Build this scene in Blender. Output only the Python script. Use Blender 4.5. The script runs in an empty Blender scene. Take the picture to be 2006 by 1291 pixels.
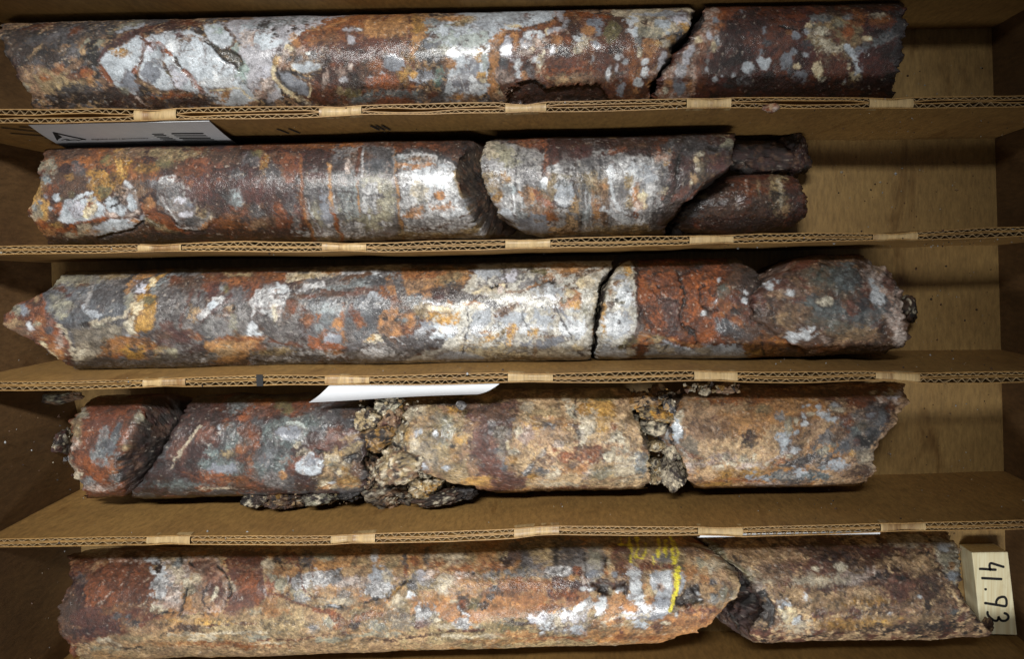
import bpy, math, random
import numpy as np
from mathutils import Vector

SC = bpy.context.scene
COL = SC.collection
# ------------------------------------------------------------------ scale
# lengths are first given in "units" (1 unit = 0.29 mm); box dividers are HB units tall
U = 0.00029
HB = 260.0            # height of the dividers
DC = 1250.0           # camera height above the divider tops
CX, CY = 1080.0, 530.0
DT = DC + HB

def W(px, py, z):
    """photo position seen at height z (units) -> world metres"""
    s = (DT - z) / DC
    return Vector(((px - CX) * s * U, (CY - py) * s * U, z * U))

def T(X, Y, z):
    """plan position in units (photo px at divider-top height) -> world metres"""
    return Vector(((X - CX) * U, (CY - Y) * U, z * U))

# ------------------------------------------------------------------ camera
cam_d = bpy.data.cameras.new('camera')
cam = bpy.data.objects.new('camera', cam_d)
COL.objects.link(cam)
cam.location = (0, 0, DT * U)
cam_d.sensor_width = 36.0
cam_d.lens = 36.0 * DC / 2006.0
cam_d.shift_x = (1003.0 - CX) / 2006.0
cam_d.shift_y = (CY - 645.5) / 2006.0
cam_d.clip_start = 0.01
cam_d.clip_end = 50
SC.camera = cam

# ------------------------------------------------------------------ world, lamps, exposure
wd = bpy.data.worlds.new('World')
SC.world = wd
wd.use_nodes = True
bgn = wd.node_tree.nodes['Background']
bgn.inputs[0].default_value = (0.93, 0.96, 1.0, 1)
bgn.inputs[1].default_value = 0.065

def lamp(name, pos, target, size, watt, colr, spread=120):
    l = bpy.data.lights.new(name, 'AREA')
    l.shape = 'RECTANGLE'
    l.size, l.size_y = size
    l.energy = watt
    l.color = colr
    l.spread = math.radians(spread)
    o = bpy.data.objects.new(name, l)
    COL.objects.link(o)
    o.location = pos
    d = target - pos
    o.rotation_euler = d.to_track_quat('-Z', 'Y').to_euler()
    return o

lamp('lamp_far_side', T(440, -420, 2520), T(500, 620, 0), (0.42, 0.045), 1.36, (1.0, 0.985, 0.95), 62)
lamp('lamp_near_side', T(980, 2080, 2150), T(1060, 1300, 0), (0.50, 0.09), 1.12, (1.0, 0.985, 0.95), 66)

SC.view_settings.view_transform = 'Standard'
SC.view_settings.look = 'None'
SC.view_settings.exposure = 0.0
SC.view_settings.gamma = 1.0
SC.render.engine = 'CYCLES'

# ------------------------------------------------------------------ small helpers
def tag(o, label=None, cat=None, group=None, kind=None):
    if label: o['label'] = label
    if cat: o['category'] = cat
    if group: o['group'] = group
    if kind: o['kind'] = kind
    return o

def empty(name, loc):
    o = bpy.data.objects.new(name, None)
    o.empty_display_size = 0.01
    COL.objects.link(o)
    o.location = loc
    return o

def link(name, me, mat, parent=None):
    o = bpy.data.objects.new(name, me)
    COL.objects.link(o)
    if mat is not None:
        me.materials.append(mat)
    if parent is not None:
        o.parent = parent
        q, r = parent, Vector((0, 0, 0))
        while q is not None:
            r += q.location
            q = q.parent
        o.location = -r
    return o

def recenter(o):
    """put the origin of a top-level mesh at its base centre"""
    me = o.data
    n = len(me.vertices)
    co = np.empty(n * 3, dtype=np.float32)
    me.vertices.foreach_get('co', co)
    co = co.reshape(-1, 3)
    c = np.array([(co[:, 0].min() + co[:, 0].max()) / 2, (co[:, 1].min() + co[:, 1].max()) / 2, co[:, 2].min()], dtype=np.float32)
    co -= c
    me.vertices.foreach_set('co', co.ravel())
    o.location = Vector([float(a) for a in c])
    me.update()

def quadmesh(name, V, F, smooth=True):
    me = bpy.data.meshes.new(name)
    V = np.asarray(V, dtype=np.float32)
    F = np.asarray(F, dtype=np.int32)
    me.vertices.add(len(V))
    me.vertices.foreach_set('co', V.ravel())
    k = F.shape[1]
    me.loops.add(F.size)
    me.loops.foreach_set('vertex_index', F.ravel())
    me.polygons.add(len(F))
    me.polygons.foreach_set('loop_start', np.arange(len(F), dtype=np.int32) * k)
    me.polygons.foreach_set('use_smooth', np.full(len(F), smooth, dtype=bool))
    me.update(calc_edges=True)
    me.validate()
    return me

def pymesh(name, V, F, smooth=False):
    me = bpy.data.meshes.new(name)
    me.from_pydata([tuple(v) for v in V], [], F)
    me.update()
    if smooth:
        me.polygons.foreach_set('use_smooth', np.full(len(F), True, dtype=bool))
    return me

def setattrs(me, col, gloss, rough):
    n = len(me.vertices)
    a = me.attributes.new('Col', 'FLOAT_COLOR', 'POINT')
    c4 = np.ones((n, 4), dtype=np.float32)
    c4[:, :3] = col
    a.data.foreach_set('color', c4.ravel())
    b = me.attributes.new('Gloss', 'FLOAT', 'POINT')
    b.data.foreach_set('value', gloss.astype(np.float32))
    b = me.attributes.new('Grain', 'FLOAT', 'POINT')
    b.data.foreach_set('value', rough.astype(np.float32))

# ------------------------------------------------------------------ noise (numpy)
def _h(ix, iy, iz, seed):
    with np.errstate(over='ignore'):
        h = (ix * np.uint32(374761393)) ^ (iy * np.uint32(668265263)) ^ (iz * np.uint32(2246822519)) ^ np.uint32((seed * 2654435761) & 0xffffffff)
        h ^= h >> np.uint32(15)
        h *= np.uint32(2246822519)
        h ^= h >> np.uint32(13)
        h *= np.uint32(3266489917)
        h ^= h >> np.uint32(16)
    return h.astype(np.float32) * np.float32(2.0 / 4294967295.0) - np.float32(1.0)

def vn(p, seed):
    i = np.floor(p).astype(np.int64)
    f = (p - i).astype(np.float32)
    u = f * f * f * (f * (f * 6 - 15) + 10)
    i = (i & 0xffffffff).astype(np.uint32)
    x0, y0, z0 = i[:, 0], i[:, 1], i[:, 2]
    one = np.uint32(1)
    x1, y1, z1 = x0 + one, y0 + one, z0 + one
    ux, uy, uz = u[:, 0], u[:, 1], u[:, 2]
    def l(a, b, t): return a + (b - a) * t
    a = l(l(_h(x0, y0, z0, seed), _h(x1, y0, z0, seed), ux), l(_h(x0, y1, z0, seed), _h(x1, y1, z0, seed), ux), uy)
    b = l(l(_h(x0, y0, z1, seed), _h(x1, y0, z1, seed), ux), l(_h(x0, y1, z1, seed), _h(x1, y1, z1, seed), ux), uy)
    return l(a, b, uz)

ROT = np.array([[0.00, 0.80, 0.60], [-0.80, 0.36, -0.48], [-0.60, -0.48, 0.64]], dtype=np.float64)

def fbm(p, scale, octv=4, seed=0, gain=0.55):
    q = np.asarray(p, dtype=np.float64) / scale + seed * 17.31
    s = np.zeros(len(q), dtype=np.float32)
    a, tot = 1.0, 0.0
    for k in range(octv):
        s += a * vn(q, seed * 31 + k)
        tot += a * a
        q = q @ ROT.T * 2.03
        a *= gain
    return s / np.float32(math.sqrt(tot)) * np.float32(1.9)      # roughly unit deviation / 1

def sstep(a, b, x):
    t = np.clip((x - a) / (b - a), 0, 1)
    return t * t * (3 - 2 * t)

def lin(c):
    c = np.array(c, dtype=np.float64) / 255.0
    return np.where(c <= 0.04045, c / 12.92, ((c + 0.055) / 1.055) ** 2.4)

KA = 0.86
def alb(c):
    return np.clip(lin(c) * KA, 0.004, 0.86).astype(np.float32)

# name: (main, mottle, mottle amount, gloss, grain)
P = {
 'qz': ((164, 171, 177), (142, 149, 155), .5, .88, .18),
 'qzw': ((174, 178, 181), (146, 150, 155), .5, .78, .35),
 'qzb': ((142, 147, 153), (160, 164, 168), .4, .85, .3),
 'qzlav': ((154, 153, 158), (134, 132, 136), .5, .8, .3),
 'qzwarm': ((184, 178, 166), (150, 150, 152), .6, .6, .4),
 'qzspk': ((166, 166, 166), (100, 98, 100), .7, .6, .7),
 'cream': ((188, 176, 146), (164, 138, 100), .5, .5, .4),
 'creamg': ((176, 164, 140), (140, 132, 118), .6, .5, .5),
 'creamw': ((182, 174, 154), (136, 120, 94), .6, .35, .8),
 'greyq':  ((128, 126, 124), (88, 86, 88), .7, .6, .5),
 'greyol': ((138, 134, 114), (100, 98, 92), .6, .6, .5),
 'dkgrey': ((74, 72, 74), (48, 44, 44), .6, .6, .6),
 'dkgreyq':((92, 90, 92), (60, 56, 58), .7, .6, .6),
 'blugrey':((96, 106, 108), (64, 62, 62), .7, .6, .6),
 'blgrey': ((124, 132, 134), (80, 76, 74), .7, .5, .6),
 'grngrey':((86, 90, 82), (104, 84, 66), .7, .4, .5),
 'slate': ((120, 124, 132), (96, 100, 108), .5, .85, .25),
 'slate2': ((92, 96, 100), (70, 70, 76), .7, .6, .5),
 'dkslate': ((76, 79, 84), (54, 55, 58), .6, .7, .4),
 'qzlavw': ((172, 172, 180), (148, 149, 156), .5, .85, .25),
 'grnqz': ((150, 158, 154), (130, 136, 134), .5, .85, .25),
 'tealdk': ((70, 98, 88), (100, 118, 112), .6, .7, .3),
 'rustor': ((138, 76, 36), (100, 54, 30), .7, .45, .5),
 'rustb':  ((150, 84, 40), (116, 62, 34), .7, .25, .8),
 'brickb': ((132, 72, 36), (98, 52, 32), .8, .25, .9),
 'olgrey': ((72, 70, 60), (50, 48, 42), .6, .6, .4),
 'brkface': ((76, 62, 50), (54, 44, 37), .7, .2, .7),
 'qzwarm2':((170, 168, 160), (146, 138, 122), .7, .65, .4),
 'specgrey':((104, 100, 98), (68, 60, 60), .8, .5, .8),
 'greytan':((126, 116, 100), (98, 88, 76), .7, .4, .6),
 'ochreb': ((164, 124, 50), (124, 86, 40), .7, .3, .8),
 'ochreo': ((148, 98, 44), (104, 66, 36), .7, .35, .8),
 'marpurp':((86, 60, 54), (68, 48, 46), .6, .35, .7),
 'marmot': ((96, 60, 50), (78, 52, 48), .7, .35, .7),
 'redmar': ((100, 58, 46), (76, 46, 40), .6, .5, .4),
 'blgrn':  ((102, 114, 112), (70, 76, 78), .8, .6, .6),
 'teal': ((130, 148, 142), (142, 150, 146), .6, .7, .3),
 'olive':  ((104, 96, 62), (78, 70, 50), .6, .4, .5),
 'ochre': ((150, 112, 52), (104, 74, 42), .7, .35, .7),
 'ochrel': ((178, 140, 76), (150, 110, 60), .6, .35, .6),
 'orange': ((138, 84, 42), (96, 58, 36), .7, .4, .6),
 'orange2': ((164, 116, 70), (128, 86, 54), .6, .22, .5),
 'orsm': ((140, 94, 56), (112, 72, 44), .6, .35, .35),
 'tanor': ((160, 118, 72), (124, 86, 52), .8, .45, .5),
 'tan': ((154, 128, 94), (112, 88, 66), .7, .25, .65),
 'paletan': ((178, 152, 116), (136, 106, 78), .7, .3, .7),
 'oltan': ((146, 128, 94), (104, 86, 62), .7, .3, .7),
 'pinktan': ((158, 130, 100), (120, 90, 68), .7, .3, .6),
 'pinkw': ((176, 164, 156), (128, 102, 88), .8, .4, .7),
 'pinkmix': ((140, 104, 84), (172, 160, 150), .8, .5, .6),
 'rust': ((104, 57, 33), (68, 41, 30), .7, .5, .5),
 'brick': ((124, 70, 40), (88, 52, 36), .7, .25, .8),
 'redbr': ((100, 54, 36), (70, 40, 31), .7, .55, .4),
 'maroon': ((82, 42, 36), (60, 40, 40), .7, .55, .5),
 'marpink': ((104, 66, 52), (78, 48, 40), .7, .45, .6),
 'dkmar':  ((62, 36, 32), (42, 30, 30), .7, .55, .6),
 'dkrust': ((66, 38, 28), (44, 28, 22), .7, .35, .7),
 'brown':  ((92, 66, 50), (62, 44, 36), .7, .4, .6),
 'brownm': ((132, 104, 79), (92, 70, 55), .8, .3, .7),
 'dkbrown':((54, 42, 36), (38, 30, 27), .7, .35, .7),
 'black':  ((34, 29, 27), (24, 21, 20), .5, .35, .5),
 'yellow': ((206, 192, 52), (180, 164, 50), .4, .2, .4),
}

# ------------------------------------------------------------------ marks on a core surface
def E(x, y, rx, ry, c, rot=0, brk=None, soft=2.0, h=0.0): return ('E', (x, y, rx, ry, math.radians(rot)), c, brk, soft, h)
def L(pts, w, c, brk=None, soft=1.5, h=0.0): return ('L', (pts, w), c, brk, soft, h)
def G(pts, c, brk=None, soft=2.5, h=0.0): return ('G', (pts,), c, brk, soft, h)

def seg_dist(x, y, a, b):
    dx, dy = b[0] - a[0], b[1] - a[1]
    q = dx * dx + dy * dy + 1e-9
    t = np.clip(((x - a[0]) * dx + (y - a[1]) * dy) / q, 0, 1)
    return np.hypot(x - a[0] - t * dx, y - a[1] - t * dy)

def sdist(kind, g, x, y):
    if kind == 'E':
        cx, cy, rx, ry, a = g
        ca, sa = math.cos(a), math.sin(a)
        u = (x - cx) * ca + (y - cy) * sa
        v = -(x - cx) * sa + (y - cy) * ca
        return (1 - np.sqrt((u / rx) ** 2 + (v / ry) ** 2)) * min(rx, ry)
    if kind == 'L':
        pts, w = g
        d = np.full(len(x), 1e9)
        for a, b in zip(pts[:-1], pts[1:]):
            d = np.minimum(d, seg_dist(x, y, a, b))
        return w / 2 - d
    pts, = g
    d = np.full(len(x), 1e9)
    ins = np.zeros(len(x), dtype=bool)
    n = len(pts)
    for i in range(n):
        a, b = pts[i], pts[(i + 1) % n]
        d = np.minimum(d, seg_dist(x, y, a, b))
        c = ((a[1] > y) != (b[1] > y)) & (x < (b[0] - a[0]) * (y - a[1]) / ((b[1] - a[1]) if b[1] != a[1] else 1e-9) + a[0])
        ins ^= c
    return np.where(ins, d, -d)

def bbox(kind, g):
    if kind == 'E':
        r = max(g[2], g[3]); return g[0] - r, g[0] + r, g[1] - r, g[1] + r
    pts = g[0]; w = g[1] if kind == 'L' else 0
    xs = [p[0] for p in pts]; ys = [p[1] for p in pts]
    return min(xs) - w, max(xs) + w, min(ys) - w, max(ys) + w

HARD = {'qz', 'qzw', 'qzb', 'qzlav', 'qzwarm', 'qzwarm2', 'qzspk', 'cream', 'creamw', 'slate', 'qzlavw', 'grnqz'}

class Surf:
    """colour, gloss, grain and relief of a set of surface points"""
    def __init__(s, p3, sx, sy, seed, fab=58):
        s.p, s.sx, s.sy, s.seed = p3, sx, sy, seed
        n = len(sx)
        s.N = [fbm(p3, 30, 4, seed + 1), fbm(p3, 30, 4, seed + 2), fbm(p3, 11, 4, seed + 3), fbm(p3, 11, 4, seed + 4)]
        fa = math.radians(fab)
        q = np.stack([(sx * math.cos(fa) - sy * math.sin(fa)) / 4.2, sx * math.sin(fa) + sy * math.cos(fa), sx * 0 + seed], 1)
        q[:, 1] += 5 * s.N[0]
        s.F = fbm(q, 13, 5, seed + 5, .62)
        s.M = [.55 * fbm(p3, 18, 5, seed + 5) + .75 * s.F, fbm(p3, 6, 3, seed + 6)]
        jt = [fbm(p3, 3.0, 2, seed + 8), fbm(p3, 3.0, 2, seed + 9)]
        lw = [fbm(p3, 48, 3, seed + 10), fbm(p3, 48, 3, seed + 11)]
        s.wx = sx + 2.2 * lw[0] + 1.2 * s.N[2] + .9 * jt[0]
        s.wy = sy + 2.0 * lw[1] + 1.2 * s.N[3] + .9 * jt[1]
        s.jit = jt[0]
        s.col = np.zeros((n, 3), dtype=np.float32)
        s.gl = np.zeros(n, dtype=np.float32)
        s.gr = np.zeros(n, dtype=np.float32)
        s.h = np.zeros(n, dtype=np.float32)
        s.k = 0
    def ink(s, name, idx=None):
        a, b, m, gl, gr = P[name]
        M0 = s.M[0] if idx is None else s.M[0][idx]
        M1 = s.M[1] if idx is None else s.M[1][idx]
        J = s.jit if idx is None else s.jit[idx]
        t = (m * sstep(-.45, .75, .6 * M0 * (1 if s.k % 2 else -1) + .5 * M1 + .45 * J))[:, None]
        return alb(a) * (1 - t) + alb(b) * t, gl, gr
    def base(s, layers):
        c, gl, gr = s.ink(layers[0])
        s.col[:] = c; s.gl[:] = gl; s.gr[:] = gr
        for j, (nm, scale, thr, st) in enumerate(layers[1:]):
            s.k += 1
            n = fbm(s.p * np.array(st), scale, 5, s.seed + 40 + j)
            m = sstep(thr - .18, thr + .18, n)
            c, gl, gr = s.ink(nm)
            s.mix(slice(None), m, c, gl, gr)
    def mix(s, idx, m, c, gl, gr):
        m1 = m[:, None]
        s.col[idx] = s.col[idx] * (1 - m1) + c * m1
        s.gl[idx] = s.gl[idx] * (1 - m) + gl * m
        s.gr[idx] = s.gr[idx] * (1 - m) + gr * m
    def marks(s, lst):
        for kind, g, cname, brk, soft, h in lst:
            s.k += 1
            if brk is None:
                if kind == 'E': brk = min(9.0, .4 * min(g[2], g[3]))
                elif kind == 'L': brk = min(5.0, .35 * g[1])
                else: brk = 5.5
            mg = 3 * brk + soft + 16
            x0, x1, y0, y1 = bbox(kind, g)
            idx = np.nonzero((s.sx > x0 - mg) & (s.sx < x1 + mg) & (s.sy > y0 - mg) & (s.sy < y1 + mg))[0]
            if len(idx) == 0: continue
            big = s.N[s.k % 2][idx]; fine = s.N[2 + (s.k // 2) % 2][idx]
            brk = brk * (1.25 if kind == 'E' and cname in HARD and min(g[2], g[3]) > 7 else .62)
            f2_ = s.N[3 - (s.k // 2) % 2][idx]
            if brk > 6 and kind == 'E': fine = .75 * fine + .6 * f2_
            sd = sdist(kind, g, s.wx[idx], s.wy[idx]) + brk * (.40 * big + .42 * fine + .26 * s.M[1][idx])
            
            hard = cname in HARD
            if hard: soft = soft * .75 + .16 * brk
            elif cname in ('black', 'yellow'): soft = soft + .1 * brk
            else:
                soft = soft * .7 + .20 * brk
                if kind == 'E': soft = min(soft * 1.25 + .6, .7 * min(g[2], g[3]))
                sd = sd + soft * (.50 * s.jit[idx] + .30 * s.M[1][idx])
            m = sstep(-soft, soft, sd).astype(np.float32)
            if not hard and cname not in ('black', 'yellow'):
                m = m * np.clip(.86 + .24 * s.M[0][idx] * (1 if s.k % 3 else -1) + .12 * s.jit[idx], .25, 1)
            c, gl, gr = s.ink(cname, idx)
            s.mix(idx, m, c, gl, gr)
            if hard:
                rim = (np.exp(-((sd + 1.0) / 2.3) ** 2) * np.clip(.12 + .5 * big, 0, .6)).astype(np.float32)
                s.mix(idx, rim, alb((72, 44, 32)), .4, .5)
            if h: s.h[idx] += h * sstep(-2.5, 5.0 if h < 0 else 9.0, sd)
    def finish(s, speck=1.0, streak=0.0):
        p = s.p
        a = fbm(p, 4.2, 2, s.seed + 21)
        b = fbm(p, 2.2, 1, s.seed + 22)
        c = fbm(p, 60, 3, s.seed + 23)
        g = .45 + s.gr
        e = fbm(p, 12, 4, s.seed + 31)
        mul = 1 + g * (.15 * a + .13 * b) + .10 * c + .15 * e * (.45 + s.gr) + .15 * s.F * (.35 + s.gr)
        # hairline veins, clearest in the pale glossy minerals
        vn_ = np.abs(fbm(p, 42, 4, s.seed + 29))
        vm = (1 - sstep(.015, .075, vn_)) * sstep(-.3, .6, s.N[1]) * np.clip(s.gl * 1.1 - .25, 0, .55)
        s.col = s.col * (1 - vm[:, None]) + alb((92, 66, 48)) * vm[:, None]
        st = sstep(.0, 1.1, .6 * fbm(p, 24, 5, s.seed + 28) + .6 * s.F) * .42 * (1.15 - .6 * s.gl)
        s.col = s.col * (1 - st[:, None]) + (s.col * .45 + alb((70, 50, 38)) * .35) * st[:, None]
        if streak:
            q = p * np.array([1.0, .06, .06])
            mul += streak * (.6 * fbm(q, 2.6, 2, s.seed + 24) + .5 * fbm(q, 9, 2, s.seed + 25))
        s.col *= np.clip(mul, .35, 1.7)[:, None]
        d = fbm(p, 5.5, 2, s.seed + 26)
        dk = sstep(1.15, 1.6, d + .25 * c) * speck * .6 * np.clip(.3 + s.gr, 0, 1)
        s.col = s.col * (1 - dk[:, None]) + alb((36, 30, 28)) * dk[:, None]
        lt = sstep(1.35, 1.8, fbm(p, 5.0, 2, s.seed + 27)) * speck * .35 * g
        s.col = s.col * (1 - lt[:, None]) + alb((190, 180, 165)) * lt[:, None]
        s.col = np.clip(s.col, .004, .88)
        lum = s.col @ np.array([.3, .6, .1], dtype=np.float32)
        s.col = np.clip(s.col * (np.clip(lum, .01, 1) / .20)[:, None] ** .20, .004, .62)

# ------------------------------------------------------------------ node helpers and materials
def newmat(name):
    m = bpy.data.materials.new(name)
    m.use_nodes = True
    nt = m.node_tree
    return m, nt, nt.nodes, nt.links, nt.nodes['Principled BSDF']

def nnoise(nt, vec, scale, detail=4, rough=.6, dist=0):
    n = nt.nodes.new('ShaderNodeTexNoise')
    n.inputs['Scale'].default_value = scale
    n.inputs['Detail'].default_value = detail
    n.inputs['Roughness'].default_value = rough
    n.inputs['Distortion'].default_value = dist
    nt.links.new(vec, n.inputs['Vector'])
    return n.outputs['Fac']

def nmap(nt, val, a, b, c, d):
    n = nt.nodes.new('ShaderNodeMapRange')
    nt.links.new(val, n.inputs['Value'])
    for k, v in zip(('From Min', 'From Max', 'To Min', 'To Max'), (a, b, c, d)):
        n.inputs[k].default_value = v
    return n.outputs['Result']

def nmath(nt, op, a, b):
    n = nt.nodes.new('ShaderNodeMath'); n.operation = op
    for i, v in enumerate((a, b)):
        if isinstance(v, (int, float)): n.inputs[i].default_value = v
        else: nt.links.new(v, n.inputs[i])
    return n.outputs[0]

def nmix(nt, fac, a, b, mode='MIX'):
    n = nt.nodes.new('ShaderNodeMix'); n.data_type = 'RGBA'; n.blend_type = mode
    for i, v in ((0, fac), (6, a), (7, b)):
        if isinstance(v, (int, float)): n.inputs[i].default_value = v
        elif isinstance(v, tuple): n.inputs[i].default_value = (*v, 1)
        else: nt.links.new(v, n.inputs[i])
    return n.outputs[2]

def nvec(nt, sc=(1, 1, 1)):
    tc = nt.nodes.new('ShaderNodeTexCoord')
    mp = nt.nodes.new('ShaderNodeMapping')
    mp.inputs['Scale'].default_value = sc
    nt.links.new(tc.outputs['Object'], mp.inputs['Vector'])
    return mp.outputs['Vector']

def nbump(nt, h, strength, dist):
    b = nt.nodes.new('ShaderNodeBump')
    b.inputs['Strength'].default_value = strength
    b.inputs['Distance'].default_value = dist
    nt.links.new(h, b.inputs['Height'])
    return b

# wet rock: colour from the mark layers, grain and wet film from noise
def rock_mat():
    m, nt, N, K, pb = newmat('wet_drill_core_rock')
    def at(nm):
        a = N.new('ShaderNodeAttribute'); a.attribute_name = nm; return a
    v = nvec(nt)
    f1 = nnoise(nt, v, 1500, 3, .65)
    f2 = nnoise(nt, v, 520, 4, .6)
    gr = at('Grain').outputs['Fac']
    c = nmix(nt, 1.0, at('Col').outputs['Color'], nmap(nt, f1, .3, .7, .66, 1.34), 'MULTIPLY')
    K.new(c, pb.inputs['Base Color'])
    # wet film: glossy where gloss is high, broken up by grain
    film = nnoise(nt, v, 260, 4, .6)
    r0 = nmap(nt, at('Gloss').outputs['Fac'], 0, 1, .66, .34)
    r = nmath(nt, 'ADD', r0, nmap(nt, film, .35, .65, -.10, .16))
    K.new(r, pb.inputs['Roughness'])
    pb.inputs['Specular IOR Level'].default_value = .5
    hgt = nmath(nt, 'ADD', nmath(nt, 'MULTIPLY', f1, 1.3), nmath(nt, 'MULTIPLY', f2, .35))
    b = nbump(nt, hgt, 1.0, .0006)
    K.new(nmath(nt, 'MULTIPLY', nmap(nt, gr, 0, 1, .30, 1.2), 1.0), b.inputs['Strength'])
    K.new(b.outputs['Normal'], pb.inputs['Normal'])
    K.new(nmap(nt, at('Gloss').outputs['Fac'], .12, .9, .02, .85), pb.inputs['Coat Weight'])
    pb.inputs['Coat Roughness'].default_value = .16
    b2 = nbump(nt, nmath(nt, 'ADD', f1, nmath(nt, 'MULTIPLY', film, .6)), 1.0, .0003)
    K.new(nmap(nt, gr, 0, 1, .06, .9), b2.inputs['Strength'])
    K.new(b2.outputs['Normal'], pb.inputs['Coat Normal'])
    return m

def kraft_mat(name, c1, c2, stain, streak=(1, 1, 1), rough=.7, stain_thr=.58, gloss=0.0):
    m, nt, N, K, pb = newmat(name)
    v = nvec(nt)
    vs = nvec(nt, streak)
    a = nnoise(nt, v, 22, 5, .62, .4)
    fib = nnoise(nt, vs, 420, 4, .7)
    c = nmix(nt, nmap(nt, a, .32, .68, 0, 1), c1, c2)
    s = nmap(nt, nnoise(nt, vs, 34, 5, .65, .8), stain_thr, stain_thr + .13, 0, .75)
    c = nmix(nt, s, c, stain)
    c = nmix(nt, 1.0, c, nmap(nt, fib, .3, .7, .72, 1.26), 'MULTIPLY')
    sp = nmap(nt, nnoise(nt, v, 700, 2, .5), .70, .76, 0, .7)
    c = nmix(nt, sp, c, tuple(x * .35 for x in c1))
    K.new(c, pb.inputs['Base Color'])
    K.new(nmap(nt, s, 0, .75, rough, rough - .22), pb.inputs['Roughness'])
    h = nmath(nt, 'ADD', nmath(nt, 'MULTIPLY', fib, .6), a)
    b = nbump(nt, h, .5, .0006)
    K.new(b.outputs['Normal'], pb.inputs['Normal'])
    pb.inputs['Coat Weight'].default_value = gloss
    pb.inputs['Coat Roughness'].default_value = .2
    return m

def plain_mat(name, c, rough=.6, var=.12, scale=300):
    m, nt, N, K, pb = newmat(name)
    v = nvec(nt)
    f = nnoise(nt, v, scale, 4, .6)
    K.new(nmix(nt, 1.0, c, nmap(nt, f, .3, .7, 1 - var, 1 + var), 'MULTIPLY'), pb.inputs['Base Color'])
    pb.inputs['Roughness'].default_value = rough
    b = nbump(nt, f, .3, .0003)
    K.new(b.outputs['Normal'], pb.inputs['Normal'])
    return m

M_rock = rock_mat()
M_face = kraft_mat('kraft_board', (.265, .150, .044), (.20, .108, .031), (.11, .05, .016), (1, 1, .4), .6, .60)
M_floor = kraft_mat('kraft_floor', (.315, .200, .070), (.245, .148, .050), (.125, .062, .021), (1, .25, 1), .55, .57)
M_wall = kraft_mat('dark_kraft_wall', (.125, .068, .026), (.092, .048, .019), (.055, .027, .011), (1, 1, .4), .6, .55)  # darker brown kraft, used for the two end walls
M_edge = kraft_mat('kraft_cut_edge', (.22, .155, .075), (.18, .12, .055), (.11, .06, .03), (1, 1, 1), .75, .62)
M_flute = kraft_mat('kraft_flute', (.235, .165, .08), (.19, .125, .06), (.12, .065, .03), (1, 1, 1), .8, .62)
M_tab = kraft_mat('kraft_fold', (.36, .255, .118), (.29, .195, .085), (.13, .06, .022), (1.6, .2, .2), .6, .50, .08)
M_paper = plain_mat('paper', (.55, .57, .60), .6, .03, 120)
M_ink = plain_mat('black_ink', (.010, .010, .011), .9, .2)

# ------------------------------------------------------------------ the cardboard box
box = empty('core_box', T(1040, 660, 0))
tag(box, 'brown cardboard core tray with five long channels between folded dividers', 'box')

def slab(name, inner_top, inner_base, nrm, th, mat, z1=HB, nz=10, nx=60, bulge=0):
    """wall: inner_top/inner_base plan polylines (X,Y); nrm = outward plan direction; returns mesh object"""
    t = np.linspace(0, 1, nx)
    def samp(pl):
        pl = np.array(pl, float); k = np.linspace(0, 1, len(pl))
        return np.stack([np.interp(t, k, pl[:, 0]), np.interp(t, k, pl[:, 1])], 1)
    A, B = samp(inner_top), samp(inner_base)
    V = []
    for i in range(nx):
        for j in range(nz):
            f = j / (nz - 1)
            q = B[i] * (1 - f) + A[i] * f
            bb = bulge * math.sin(math.pi * f) * math.sin(math.pi * i / (nx - 1))
            V.append(T(q[0] - nrm[0] * bb, q[1] - nrm[1] * bb, z1 * f))
        for j in range(nz):
            f = 1 - j / (nz - 1)
            q = B[i] * (1 - f) + A[i] * f
            V.append(T(q[0] + nrm[0] * th, q[1] + nrm[1] * th, z1 * f))
    F = []
    k = 2 * nz
    for i in range(nx - 1):
        for j in range(k):
            a = i * k + j; b = i * k + (j + 1) % k
            F.append((a, b, b + k, a + k))
    F.append(tuple(range(k))); F.append(tuple(reversed(range((nx - 1) * k, nx * k))))
    return link(name, pymesh(name, V, F), mat, box)

# floor
fl = pymesh('floor_board', [T(-260, -120, 0), T(2260, -120, 0), T(2260, 1480, 0), T(-260, 1480, 0),
                            T(-260, -120, -20), T(2260, -120, -20), T(2260, 1480, -20), T(-260, 1480, -20)],
            [(3, 2, 1, 0), (4, 5, 6, 7), (0, 1, 5, 4), (1, 2, 6, 5), (2, 3, 7, 6), (3, 0, 4, 7)])
link('floor_board', fl, M_floor, box)
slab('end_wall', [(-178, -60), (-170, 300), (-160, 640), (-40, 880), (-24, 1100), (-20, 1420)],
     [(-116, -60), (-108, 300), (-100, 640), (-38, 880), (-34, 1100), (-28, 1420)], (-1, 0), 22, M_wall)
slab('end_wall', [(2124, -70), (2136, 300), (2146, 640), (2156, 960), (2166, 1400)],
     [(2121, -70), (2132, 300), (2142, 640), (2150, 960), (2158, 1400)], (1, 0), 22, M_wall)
slab('side_wall', [(-240, -22), (700, -32), (1400, -38), (2240, -52)],
     [(-240, -18), (700, -28), (1400, -33), (2240, -46)], (0, -1), 22, M_face)
slab('side_wall', [(-240, 1424), (700, 1414), (1400, 1402), (2240, 1392)],
     [(-240, 1412), (700, 1400), (1400, 1386), (2240, 1374)], (0, 1), 22, M_face)

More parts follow.
